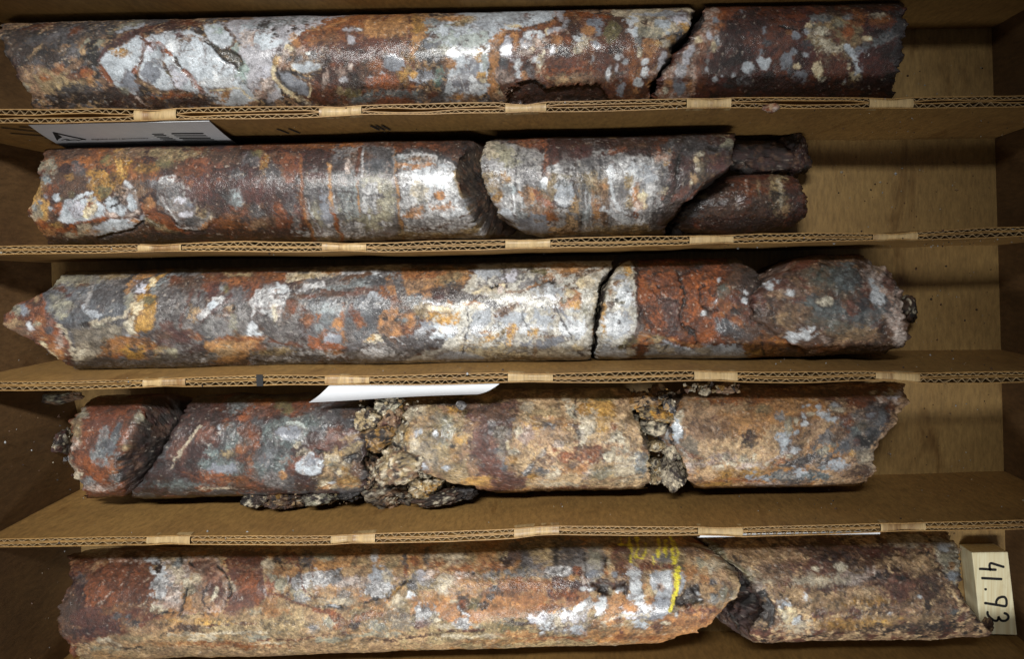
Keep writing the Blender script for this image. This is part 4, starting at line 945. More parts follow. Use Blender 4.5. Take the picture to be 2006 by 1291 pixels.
# ---------------- third channel
m = [
 G([(-30,602),(26,587),(60,575),(76,563),(90,552),(132,530),(134,538),(100,558),(86,575),(88,609),(106,619),(110,635),(128,647),(132,667),(138,689),(146,720),(120,708),(70,678),(-30,650)],'brick',4), E(95,665,22,14,'orange',30,8), E(110,690,16,14,'orange2',40,8), E(75,640,14,20,'orange',0,8), E(15,602,20,9,'orange2',-20,7), E(45,604,9,13,'slate',-10,4), E(32,604,9,12,'greyol',0,6), E(22,634,18,10,'tan',0,9), E(40,650,24,7,'brownm'), E(54,638,4,9,'qzw',-20,3), E(70,590,13,9,'dkrust',0,6), E(70,586,6,6,'tan'), E(96,648,9,9,'dkslate',0,4), E(70,634,6,5,'greyol'), E(125,652,5,5,'black',0,2,2,-2), L([(112,636),(130,650),(134,672),(140,700)],5,'creamg',3), E(60,668,20,5,'brown'), E(85,665,8,6,'orange2'), L([(80,672),(110,700)],5,'cream',4), E(115,668,6,16,'pinkmix',20), L([(60,576),(92,553),(128,537)],4,'rustor',2),
 G([(88,577),(110,568),(150,560),(205,556),(255,572),(258,600),(240,625),(200,632),(160,636),(146,642),(115,633),(106,612),(92,610)],'slate2',5), E(150,545,50,12,'greyol',0,8), E(110,553,20,10,'greyol',-25), E(120,600,20,24,'greyol',0,12), E(215,580,34,20,'dkgrey',0,12), E(110,585,20,12,'dkgrey'), E(225,540,30,8,'oltan'), E(124,567,6,5,'rust'), L([(192,540),(180,562),(172,582),(168,602)],8,'greyq',3), E(180,615,16,9,'qzb',30,8), L([(142,588),(143,640)],1.8,'black',1), E(255,590,10,20,'greyol'), E(135,577,8,5,'maroon',0,4),
 L([(160,636),(190,630),(222,626),(246,618),(258,600),(268,580)],8,'creamg',4), E(162,637,10,6,'black',0,4,2,-2), E(190,635,14,6,'creamw',0,6), E(205,640,9,5,'grngrey'), G([(141,646),(200,642),(240,640),(236,665),(190,702),(152,714),(142,690)],'greytan',5), E(165,678,8,6,'creamg',0,3), E(176,690,16,6,'creamg',10,6), E(150,695,14,14,'creamw',0,9), E(228,645,9,6,'creamg'), E(205,665,8,8,'oltan'), E(140,660,4,14,'dkgrey'),
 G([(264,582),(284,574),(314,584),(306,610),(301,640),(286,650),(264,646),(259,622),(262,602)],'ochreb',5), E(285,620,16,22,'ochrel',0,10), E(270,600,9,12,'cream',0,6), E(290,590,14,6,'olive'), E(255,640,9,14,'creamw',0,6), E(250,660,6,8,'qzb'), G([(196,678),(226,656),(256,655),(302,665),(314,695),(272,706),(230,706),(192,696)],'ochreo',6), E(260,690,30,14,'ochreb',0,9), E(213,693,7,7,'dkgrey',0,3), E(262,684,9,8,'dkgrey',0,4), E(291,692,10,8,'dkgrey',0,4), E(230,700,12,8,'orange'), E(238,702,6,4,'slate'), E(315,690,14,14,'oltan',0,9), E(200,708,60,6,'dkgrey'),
 L([(248,572),(270,546),(304,528)],10,'tanor',4), E(280,562,11,9,'qzlavw',0,4), E(274,560,4,3,'dkslate'), L([(288,566),(314,542),(338,528)],8,'ochreb',3), L([(300,572),(330,546),(364,532)],13,'blgrey',5), E(360,536,16,6,'dkgrey'), E(300,550,8,12,'cream'),
 G([(308,586),(350,560),(402,545),(402,640),(336,652),(302,642)],'specgrey',6), E(370,552,44,12,'brown',0,9), E(345,548,14,8,'rust'), L([(378,566),(366,596),(352,640)],6,'marpink',4), L([(392,572),(384,610)],5,'maroon',3), E(385,615,14,16,'tan',0,9), E(340,600,24,20,'specgrey'), E(325,640,12,10,'marpink'), E(350,658,50,16,'maroon',0,10), E(390,660,14,8,'orange'), E(310,655,20,9,'brown'), E(360,695,46,14,'specgrey',0,10), E(335,690,12,14,'greyol'), E(395,705,9,6,'qzspk'), E(330,672,8,5,'maroon'), E(400,620,9,8,'qzw'), E(380,680,24,10,'dkmar'),
 G([(398,532),(470,526),(575,532),(575,552),(542,570),(502,590),(470,594),(438,588),(398,572)],'rust',5), E(470,536,50,7,'oltan',0,6), E(545,540,30,10,'orange',0,8), E(460,550,50,9,'orange',0,8), E(490,568,20,10,'brick',0,7), E(466,582,24,14,'dkgreyq',-20,9), E(435,565,10,10,'blgrey',0,6), E(445,567,7,7,'olive'), E(420,575,16,20,'maroon',0,8), E(575,536,10,9,'maroon',0,5), E(430,540,10,5,'rust'),
 L([(398,618),(416,602),(436,588)],17,'qzspk',5), E(420,598,14,8,'qz',-35,5), L([(394,632),(414,616),(434,602),(456,580)],5.5,'maroon',2.5), E(450,604,10,7,'tan',0,4), E(458,604,4.5,4.5,'black',0,1,1.5,-3), E(432,618,9,4,'brown'), E(433,634,3,4,'dkbrown'), E(425,640,30,20,'greyq',0,10), E(458,634,6,14,'greyol',0,4), E(475,630,12,20,'greyq'), E(445,618,4,3,'pinkw'),
 G([(492,588),(518,562),(540,558),(564,556),(571,572),(556,596),(544,620),(538,644),(522,622),(502,606),(492,624)],'qzspk',4), E(548,570,18,9,'qzw',-10,6), E(515,590,20,12,'qzspk'), E(540,610,9,24,'pinkw',0,8), L([(580,572),(604,562),(634,554)],13,'qzspk',4), E(576,562,10,9,'dkmar',0,5), L([(590,592),(640,568),(700,552),(770,540)],13,'blgrey',6), L([(570,545),(620,534),(700,524),(800,520)],15,'creamg',6), E(600,540,24,6,'oltan',-10), E(690,532,30,6,'qzspk'), E(742,536,11,9,'qzw',0,6), E(650,530,20,5,'tanor'), E(750,548,30,8,'dkslate'), L([(540,578),(552,582),(560,574)],2,'dkgrey',1),
 E(494,645,11,15,'qzw',18,3), E(505,655,9,6,'qz'), E(560,640,34,24,'specgrey',0,12), E(525,635,16,12,'specgrey'), E(535,615,6,20,'creamw'),
 G([(398,666),(430,660),(500,657),(523,659),(506,680),(486,700),(470,710),(404,712)],'tanor',4), L([(430,661),(470,664),(516,660)],8,'orange',4), E(440,690,26,12,'tan',0,8), E(412,700,14,10,'blgrey',0,7), L([(484,694),(500,680),(523,655)],2.2,'dkbrown',1), L([(490,690),(500,700),(520,705)],6,'dkgrey'), L([(528,668),(556,674),(584,680)],9,'rust',5), E(540,690,40,9,'oltan',0,8), E(510,680,12,10,'orange'), E(560,704,40,6,'qzspk',0,6), E(625,694,40,9,'qzspk',0,8), E(600,700,40,6,'dkgrey'), L([(480,705),(520,712),(560,708)],3,'black',2),
 L([(598,584),(640,574),(700,570),(752,566)],12,'marpink',5), G([(596,596),(660,586),(700,582),(764,580),(766,640),(722,652),(640,642),(600,624)],'slate2',7), E(640,575,30,7,'brown'), E(668,590,8,8,'dkgrey',0,4,2,-1), E(735,585,18,8,'qzb',-20,6), E(720,610,24,24,'slate2',0,10), E(592,605,6,5,'maroon',0,2), E(591,616,5,4,'dkmar'), E(570,602,10,12,'brick',0,6), E(598,626,11,18,'orange',0,5), E(620,622,10,16,'orange',0,6), E(660,632,12,8,'orange2',0,5), E(640,626,14,8,'blgrey'), E(672,612,5,14,'orange',0,4), E(690,606,5,20,'marpink'), E(708,636,9,20,'orange',-15,5), E(700,620,8,14,'brick'), E(632,655,22,9,'orange',0,7), E(672,655,8,13,'orange2',0,5), E(648,662,18,10,'slate'), E(610,668,14,12,'rustor',0,5), E(642,678,28,8,'rustor',6,5), E(654,690,16,5,'orange2'), E(590,655,6,20,'dkmar'), E(622,640,8,8,'blgrey'), E(640,607,30,8,'blgrey',0,7), E(690,650,14,20,'specgrey'), E(715,655,16,14,'dkslate',0,8),
 L([(764,548),(770,576),(772,606)],14,'orange2',4), E(770,590,9,20,'marpink',0,6), G([(737,642),(744,616),(765,600),(781,610),(802,614),(806,654),(772,661),(750,656)],'orange2',4), E(752,621,6,6,'dkbrown',0,3), E(778,624,7,7,'dkgrey',0,3), E(749,645,5,6,'brown',0,3), E(768,551,8,6,'dkgrey',0,3), E(790,625,10,6,'blgrey'), E(795,645,14,12,'brick'), E(750,575,9,9,'orange',0,5), E(735,665,16,7,'creamw',0,7), E(730,662,6,5,'ochrel'), G([(676,692),(720,672),(762,668),(804,690),(830,716),(690,716)],'greyq',5), E(750,690,30,12,'qzspk',0,9), L([(752,660),(772,682),(798,698),(832,708)],6,'dkgrey',2.5), L([(766,660),(790,676)],2,'qzw',1), L([(700,682),(722,676),(736,668)],2.5,'dkbrown',1.5),
 G([(788,528),(860,520),(922,524),(934,546),(904,566),(852,560),(800,578)],'tanor',6), E(830,535,50,9,'orange',0,8), E(880,545,30,10,'oltan',0,9), E(820,555,24,9,'brownm'), E(895,560,20,9,'dkgrey',0,7), E(840,528,24,4,'dkbrown'), E(866,578,24,14,'dkmar',0,5), E(856,582,12,9,'maroon'), E(835,580,10,12,'orange2',0,6), E(820,590,24,14,'blgrey',0,9), E(850,600,30,10,'slate',0,9), E(880,592,6,6,'orange2'), E(830,610,26,14,'oltan',0,10), E(848,610,8,14,'orange2',0,5), E(804,626,10,16,'orange2',0,5), E(834,640,20,12,'slate',0,8), E(815,640,8,6,'orange'),
 G([(852,604),(882,592),(932,586),(958,580),(902,570),(932,534),(962,518),(1010,512),(1215,503),(1184,560),(1166,640),(1156,730),(800,730),(780,712),(802,696),(842,688),(868,680),(872,660),(852,640),(842,622)],'qzwarm2',4), E(870,640,24,16,'qz',0,12), E(870,620,30,12,'ochrel',0,12), E(860,605,26,6,'cream'), E(1000,540,50,18,'greyq',0,16), E(1000,545,14,14,'qzlavw',0,9), E(1040,556,32,12,'greyq',-8,8), E(1110,525,50,9,'tanor',0,9), E(960,530,24,12,'qzb',0,9), E(940,640,30,20,'qzb',0,14), E(1020,640,40,20,'qzw',0,16), E(980,620,40,12,'qzb',0,12), E(1060,620,30,20,'qzb',0,14), E(1120,640,24,20,'qzw',0,12), E(1060,675,26,9,'slate',0,9), E(960,690,50,10,'cream',0,10), E(1000,700,100,6,'oltan',0,6), E(900,700,40,9,'qzb'), E(1080,690,40,9,'creamg'), E(1090,575,26,10,'qzw',0,9), E(1130,600,14,18,'qzb'),
 E(952,594,32,8,'dkgreyq',0,6), E(990,605,20,7,'brownm',-25,7), E(985,612,12,5,'brown',-25,5), E(930,600,14,6,'creamg'), L([(925,572),(950,566),(990,562)],7,'cream',4), E(966,568,18,7,'creamg',0,5), E(980,568,7,7,'pinkw'), E(965,561,4.5,3,'black',0,1,1.5,-3), E(975,561,4.5,3.5,'black',0,1,1.5,-3), L([(985,516),(990,540),(995,570)],4,'dkgreyq',1.5), L([(1000,572),(1034,566),(1066,556),(1084,546)],5,'brownm',2.5), L([(1030,564),(1062,556)],3,'orange2',2), E(1083,552,6,5.5,'black',0,1.5,1.5,-4), E(1078,543,8,6,'orange2',0,4), E(1095,552,8,4,'pinkmix'), L([(1033,522),(1050,528),(1070,534)],10,'olive',3), E(1040,526,6,4,'dkgrey'), E(1025,520,14,6,'creamg'), L([(900,600),(930,590),(945,598)],3,'orange2',2),
 L([(914,600),(916,640),(912,668),(906,694)],3.6,'dkgrey',1.4), L([(900,654),(915,640),(930,618)],2.6,'dkslate',1.2), L([(920,630),(940,624)],2,'blgrey',1), L([(1020,592),(1024,625),(1036,650)],3,'dkslate',1.5), L([(1082,624),(1090,602),(1104,578),(1112,572)],2.6,'brown',1.2), L([(1092,602),(1108,640),(1124,680),(1142,698)],3.6,'dkgrey',1.5), L([(1102,600),(1116,632)],3,'slate',2), L([(1100,570),(1132,546),(1188,520)],4,'brownm',1.8), L([(1145,545),(1152,575)],2,'brown',1), L([(1060,600),(1062,640)],1.8,'blgrey',1), L([(1010,640),(1006,670)],1.8,'greyq',1), L([(868,640),(876,662)],2,'greyq',1), L([(1055,660),(1090,660)],2,'brownm',1),
 E(1000,650,8,15,'ochrel',0,5), E(998,646,4,9,'tanor'), E(962,658,22,5,'ochrel',-30,5), E(945,650,8,4,'tanor'), E(1044,652,8,10,'ochrel',0,5), E(1046,688,4,14,'tan'), E(985,645,5,9,'oltan'), E(1124,588,22,18,'orange2',0,7), E(1130,600,12,9,'ochrel'), E(1115,575,14,9,'cream'), E(1148,552,18,18,'creamg',0,8), E(1138,555,8,14,'cream'), E(1130,565,6,3,'brown'), E(1107,586,6,6,'greyol',0,2,2,-1.5), E(1148,612,7,11,'greyol',0,4,2,-1.5), E(1150,530,24,6,'brownm',-25,5), E(1170,580,5,30,'creamg'), E(1164,660,4,24,'tanor'), E(1130,680,12,5,'cream'),
]
core('long core with pointed orange left tip and pale right end, third channel', ((150,628),(1550,600)),
     [(530,140),(538,122),(550,108),(570,84),(588,56),(600,24),(618,0),(640,4),(655,30),(670,58),(700,106),(722,142),(740,150)], [(495,1212),(510,1202),(530,1190),(560,1175),(600,1169),(640,1162),(680,1158),(705,1154),(730,1150)],
     ['specgrey',('dkgreyq',60,.2,(1,1,1)),('brown',40,.5,(1,1,1))], m, {'l':['brick',('orange',20,.1,(1,1,1)),('brown',16,.5,(1,1,1))],'r':['dkbrown',('creamg',20,.5,(1,1,1))]}, 106, tl=-42, streak=.05, rough=.95, fab=38, edge=3.5)

m = [
 G([(1163,632),(1174,580),(1186,548),(1202,528),(1226,514),(1243,516),(1244,560),(1245,600),(1253,630),(1242,656),(1218,690),(1210,722),(1160,722)],'qzwarm2',4), L([(1210,524),(1228,524),(1240,540)],14,'creamg',4), E(1230,530,8,9,'ochrel'), E(1216,543,10,6,'qzb',0,4), E(1207,556,10,5,'brownm',0,4), E(1225,580,18,22,'qzw',0,9), E(1200,640,24,24,'qzw',0,12), E(1225,640,14,20,'qzb',0,8), E(1213,593,10,5,'olive',0,3,2,-1), E(1190,600,9,11,'brown',20,5,2,-1), E(1177,607,7,15,'ochrel',0,4), E(1237,575,4,6,'brown',0,2), E(1196,573,4,7,'tanor',0,3), E(1206,590,5,4,'dkgrey'), E(1180,575,9,14,'greyol'), E(1185,645,6,14,'ochrel',0,5), E(1213,634,3,3,'black',0,1),
 G([(1246,508),(1428,500),(1430,550),(1408,562),(1404,600),(1418,642),(1392,672),(1332,682),(1300,667),(1266,642),(1250,602)],'brickb',5,3,-3), L([(1248,512),(1246,580),(1256,612),(1276,640)],8,'dkrust',3), E(1270,572,18,20,'brickb',0,8), E(1272,552,10,10,'orange'), E(1300,545,12,9,'marpurp',0,6), E(1312,600,20,14,'marpurp',0,6), G([(1290,588),(1328,586),(1342,646),(1346,668),(1310,658),(1300,622)],'marpurp',5), E(1360,606,20,22,'rustb',0,7), E(1372,548,22,20,'rustb',0,8), E(1310,560,24,16,'brick',0,9), E(1282,610,9,16,'rustb',0,6), E(1345,620,10,14,'brick'), E(1355,520,40,9,'redbr'), E(1300,525,40,9,'brown',0,7), E(1372,518,14,7,'dkgrey',0,5), E(1385,650,14,20,'rustb',0,8), E(1340,650,12,10,'orange',20,5), E(1272,545,5,5,'marpurp'), E(1395,590,9,24,'rustb',0,6), E(1390,530,14,14,'brick'), E(1375,640,14,9,'brick'), E(1258,555,5,9,'rustb'), E(1325,652,24,9,'marpurp'),  # first dkrust stroke paints a shadow column along the recess edge
 L([(1330,528),(1338,556),(1346,580),(1338,602),(1335,626),(1346,642),(1362,652),(1366,672)],6,'dkbrown',2.5,2,-6), L([(1288,556),(1298,580)],3,'dkrust',1.5,1.5,-3), L([(1296,586),(1334,586)],2.5,'dkrust',1.5,1.5,-2), L([(1380,556),(1372,566),(1374,592),(1382,604)],8,'dkrust',3,2,-5), L([(1380,604),(1408,612)],6,'dkrust',3,2,-4), E(1352,648,8,12,'dkbrown',-30,4,2,-4), L([(1330,540),(1355,525),(1380,532)],4,'dkrust',3,2,-3),
 G([(1424,506),(1520,500),(1520,560),(1482,572),(1456,592),(1440,566)],'dkbrown',6), E(1440,545,14,30,'brown',0,8), E(1418,570,14,14,'grngrey',0,8), E(1425,600,26,9,'orange',0,8), E(1410,595,9,9,'orange'), E(1436,632,8,16,'orange',-10,6), E(1416,638,22,14,'dkslate',20,7), E(1440,650,16,12,'dkgrey'), E(1440,610,9,9,'dkbrown'), E(1450,590,14,9,'maroon'), E(1470,600,14,20,'dkmar'), E(1425,530,9,9,'rust'),
 E(1413,548,4,5,'qzw',0,1.5,1.5,1.5), E(1404,591,2.5,5,'qzw',-15,1), E(1384,617,12,7,'pinkw',20,3,1.5,2.5), E(1380,615,6,5,'qzw'), E(1458,588,7,8,'qzw',0,3,2,1.5), E(1461,574,5,4,'qzw',0,2),
 L([(1246,674),(1262,656),(1290,660)],9,'orange2',4), E(1285,664,14,7,'oltan'), L([(1262,668),(1276,661),(1292,660)],3,'black',2,1.5,-2), G([(1262,690),(1298,670),(1322,672),(1350,682),(1382,674),(1452,677),(1474,690),(1444,724),(1262,724)],'qzb',4), E(1350,690,20,8,'qzw',0,6), E(1420,690,34,9,'qz',0,8), E(1290,685,24,9,'creamg',0,7), E(1380,685,20,6,'creamg'), L([(1312,666),(1348,676),(1386,676)],5,'orange2',2.5), L([(1290,694),(1312,672)],2.2,'dkslate',1), E(1200,690,36,10,'qzw',0,8), E(1230,672,14,8,'olive',-30,7), L([(1222,682),(1238,664)],3.5,'dkbrown',2.5), E(1190,705,24,6,'oltan'), E(1235,688,10,8,'creamg'),
 G([(1454,672),(1500,654),(1532,664),(1550,692),(1532,712),(1472,712)],'ochreo',5), E(1500,668,20,9,'orange',0,7), E(1475,690,16,9,'ochreb'), L([(1495,655),(1492,684),(1502,698)],2.4,'dkbrown',1.2,1.5,-2), L([(1515,668),(1530,690)],2.4,'dkbrown',1.2), E(1560,700,34,9,'brownm'), E(1545,690,16,9,'brown'), E(1466,660,14,10,'dkgrey'),
]
core('short core with pale left edge and cracked orange centre, third channel', ((150,628),(1550,600)),
     [(490,1238),(505,1226),(530,1206),(560,1189),(600,1180),(640,1172),(680,1168),(705,1165),(725,1164)], [(495,1436),(510,1450),(530,1480),(550,1496),(575,1486),(600,1474),(640,1500),(660,1556),(680,1580),(705,1584),(725,1584)],
     ['brown',('rust',30,.2,(1,1,1)),('orange',24,.6,(1,1,1))], m, ['dkbrown',('creamg',20,.4,(1,1,1))], 107, rough=1.3, edge=3.5)

m = [
 E(1620,545,60,26,'grngrey',10,18), E(1660,545,30,24,'blugrey',0,12), E(1600,610,50,30,'grngrey',15,16), E(1570,595,14,9,'dkgrey'), E(1610,600,40,20,'blugrey',20,12), E(1560,520,50,14,'redbr',-15,9), E(1520,560,30,14,'marpink'), E(1530,575,30,9,'pinktan'), E(1500,552,16,9,'qzw',0,9,2,2), E(1512,560,10,9,'qzw',0,6), E(1492,548,8,6,'pinkw'), E(1460,590,8,9,'qzw',0,5), E(1560,572,22,8,'pinkw',0,8), E(1550,575,10,6,'qzw',0,5), E(1620,590,12,9,'creamw'), E(1565,655,22,14,'qzw',-15,10,2,1.5), E(1550,665,16,7,'qzw'), E(1615,662,12,8,'pinkw',30,6), E(1560,610,30,20,'brownm'), E(1540,630,24,14,'tan'), E(1480,570,24,30,'marpink'), E(1465,595,18,16,'maroon'),
 G([(1700,496),(1740,512),(1776,560),(1770,650),(1740,640),(1722,600),(1700,560),(1690,530)],'pinkw',12), E(1740,580,18,40,'pinkmix',0,12), E(1745,545,14,20,'marpink'), E(1725,520,16,14,'pinktan'), E(1720,570,14,20,'qzw',0,10), E(1740,600,9,20,'dkgrey',0,6), E(1690,600,14,20,'dkgrey'), E(1760,665,14,22,'pinkw'), E(1710,620,14,9,'orange',10,6), L([(1720,600),(1735,625),(1728,650)],5,'dkbrown',4,2,-5), E(1690,630,50,20,'blugrey',-20,14), E(1660,650,40,14,'tan',0,12), E(1620,682,70,8,'orange',0,7), E(1700,680,50,9,'brown'), E(1590,500,60,8,'dkbrown'), E(1640,640,24,12,'grngrey'),
 L([(1760,560),(1752,600)],3,'dkbrown',2,1.5,-3), L([(1512,585),(1520,640)],4,'dkbrown',3,2,-4),
]
core('rough brown weathered core lump with white crusty right rim, last in the third channel', ((1470,602),(1770,594)),
     [(500,1592),(512,1556),(530,1528),(550,1500),(575,1476),(600,1470),(625,1484),(650,1512),(670,1545),(692,1580)], [(495,1690),(500,1706),(520,1738),(548,1766),(575,1774),(600,1768),(620,1766),(640,1776),(660,1776),(680,1768),(694,1730)],
     ['brown',('brownm',26,.1,(1,1,1)),('marpink',34,.5,(1,1,1))], m, ['brown',('pinkmix',20,.2,(1,1,1)),('dkbrown',14,.6,(1,1,1))], 108, rough=2.6, edge=7, z=122, rad=108)

# ---------------- fourth channel
m = [ E(200,865,13,30,'blgrey',8,6), L([(238,826),(230,850),(222,872)],13,'blugrey',4), E(196,896,26,18,'blgrey',0,9), E(215,900,10,22,'blgrey',0,6), E(210,880,14,16,'slate2',0,8), E(230,845,6,22,'dkslate',12,4), E(185,820,50,20,'redbr'), E(180,912,36,12,'rustor',20,9), E(200,932,40,16,'rustor',15,10), E(225,920,14,24,'orange',-20,8), E(225,942,12,10,'blugrey',30,6), E(250,850,5,10,'rustor',10,3), E(160,880,8,16,'brick'), E(150,840,9,26,'oltan',0,7), E(145,870,9,12,'pinkmix'), E(132,905,10,16,'creamg',0,5), E(128,898,6,9,'qz',0,3), E(145,930,12,14,'creamg',0,7), E(140,945,7,5,'cream'), E(165,945,24,8,'blgrey',0,7), E(190,955,30,5,'pinkw'), E(250,790,50,14,'redbr',-8,9), E(262,830,10,22,'brown',10,7), E(275,815,9,9,'greyol',0,5), E(255,870,12,16,'brown',0,8), E(245,880,10,8,'oltan'), E(235,900,10,4,'black',0,3), E(236,925,7,20,'dkgrey'), E(160,810,12,12,'greyol'), E(290,785,20,9,'brown')]
core('stubby red wedge of core with a dark slanting broken face, first in the fourth channel', ((130,876),(320,870)),
     [(770,205),(790,170),(810,150),(830,140),(870,130),(900,126),(935,140),(960,156),(980,170)], [(770,314),(778,304),(790,290),(820,274),(850,262),(880,250),(895,240),(915,234),(945,236),(975,240)],
     ['redbr',('rust',30,.2,(1,1,1)),('brick',20,.6,(1,1,1))], m, {'l':['oltan',('dkgrey',14,.1,(1,1,1)),('maroon',20,.4,(1,1,1))],'r':['dkmar',('brown',14,.5,(1,1,1)),('dkbrown',20,.2,(1,1,1))]}, 109, tr=74, rough=1.2, edge=4, capn=2.2, fab=75, capw=.15)

m = [
 E(380,870,40,70,'dkmar',25,14), E(350,830,26,44,'dkmar',25), E(420,800,50,20,'dkmar'), E(470,795,26,9,'blgrey',-28,8), E(432,838,8,6,'qz',0,4), E(446,836,12,8,'brown'), E(455,855,14,24,'blgrn',15,9), E(400,850,24,20,'marpink',0,10), E(350,880,20,30,'marpink',25,10), L([(330,920),(350,890),(370,860),(390,836)],6,'creamg',6),
 E(540,800,60,16,'rust',0,10), E(490,812,20,12,'brick',-20,8), E(510,785,24,7,'orange'), E(600,785,40,9,'rust'), E(560,795,14,14,'olive'), G([(520,836),(560,814),(600,810),(640,820),(644,838),(606,846),(592,870),(562,882),(530,902),(510,882)],'blgrn',6), E(590,832,30,9,'grnqz',-10,9), E(570,850,20,14,'slate',0,9), E(620,840,20,9,'slate2'), E(540,880,24,24,'specgrey',0,12), E(650,820,34,14,'dkgreyq',0,9), E(690,812,20,9,'brown'), E(660,780,40,12,'dkmar'),  # blgrn polygon is a sheen painted into the colour
 E(490,845,20,14,'brick',0,9), E(500,870,14,12,'rustor',0,8), E(480,865,12,9,'brown'), E(495,905,12,22,'orange',0,9), E(470,880,14,12,'orange'), G([(388,906),(420,890),(470,906),(486,926),(444,940),(402,936)],'blgrn',6), E(436,920,26,12,'slate',0,9), E(415,888,14,16,'blgrn',20,8), E(450,890,14,9,'oltan'), E(520,900,24,30,'slate2',0,14), E(550,910,20,24,'blgrn',0,12), E(500,925,20,16,'blgrn',0,9), E(430,935,40,7,'rustor',12,5), E(410,950,50,5,'blgrn'), L([(360,925),(400,940),(440,952)],6,'rust',3), E(470,945,30,9,'orange',0,7), E(340,950,40,9,'blgrn',0,8), E(320,930,20,20,'dkmar'), E(490,940,12,24,'brick',0,8), E(540,940,30,14,'specgrey'), E(470,955,60,5,'rust'), E(425,958,30,3,'creamg'), E(555,930,8,10,'tanor'), E(590,935,16,24,'dkmar',0,9), E(570,920,14,12,'redbr'),
 G([(606,880),(650,852),(700,837),(716,850),(706,866),(672,886),(622,890)],'redmar',3), E(684,860,20,7,'tan',-14,5), E(640,872,20,9,'marpink'), E(580,872,11,8,'creamw',0,4,2,2), E(592,888,16,6,'creamg',0,5,2,2), E(588,890,8,4,'dkbrown'), E(630,885,12,5,'black',0,3,2,-5), E(612,894,8,8,'qz'), G([(576,905),(590,896),(620,896),(636,906),(626,926),(612,936),(590,930),(578,918)],'qz',3,2.5,2.5), L([(596,894),(592,912),(598,932)],2,'pinkmix',1), E(612,905,12,8,'slate'),
 G([(636,890),(672,876),(706,868),(706,960),(620,960),(612,940),(630,926)],'oltan',6,3,-3), E(660,892,14,9,'ochrel',-20,6,2,2), E(650,900,14,9,'creamg',0,6,2,2), E(686,900,16,8,'black',-15,4,2,-6), E(674,912,12,9,'creamw',20,5,2,2), E(676,922,9,9,'ochre',0,5), E(659,937,13,13,'dkgrey',0,2,2,2), E(700,922,11,20,'brown',0,4,2,2), E(640,952,18,6,'creamw',0,4,2,1.5), E(640,930,10,14,'tan',0,6), E(666,928,6,5,'cream',0,2,2,2), E(680,945,20,9,'ochre',0,7), E(648,950,8,4,'qzw'), E(700,900,8,9,'dkbrown',0,4,2,-3), E(645,915,8,6,'grngrey'), L([(620,958),(660,954),(706,956)],4,'tanor',2),
]
core('dark maroon core with blue grey sheen and crumbly right end, fourth channel', ((130,876),(1000,861)),
     [(765,385),(790,372),(820,352),(860,332),(900,305),(940,276),(965,262),(980,260)], [(765,732),(785,726),(810,704),(826,698),(842,704),(860,716),(880,712),(900,702),(930,716),(960,712),(980,710)],
     ['dkmar',('dkgrey',34,.2,(1,1,1)),('rust',40,.55,(1,1,1))], m, {'l':['dkmar',('black',20,.2,(1,1,1))],'r':['oltan',('dkbrown',16,.1,(1,1,1))]}, 110, rough=1.4, edge=5, tl=-28, fab=40, capn=3.5)

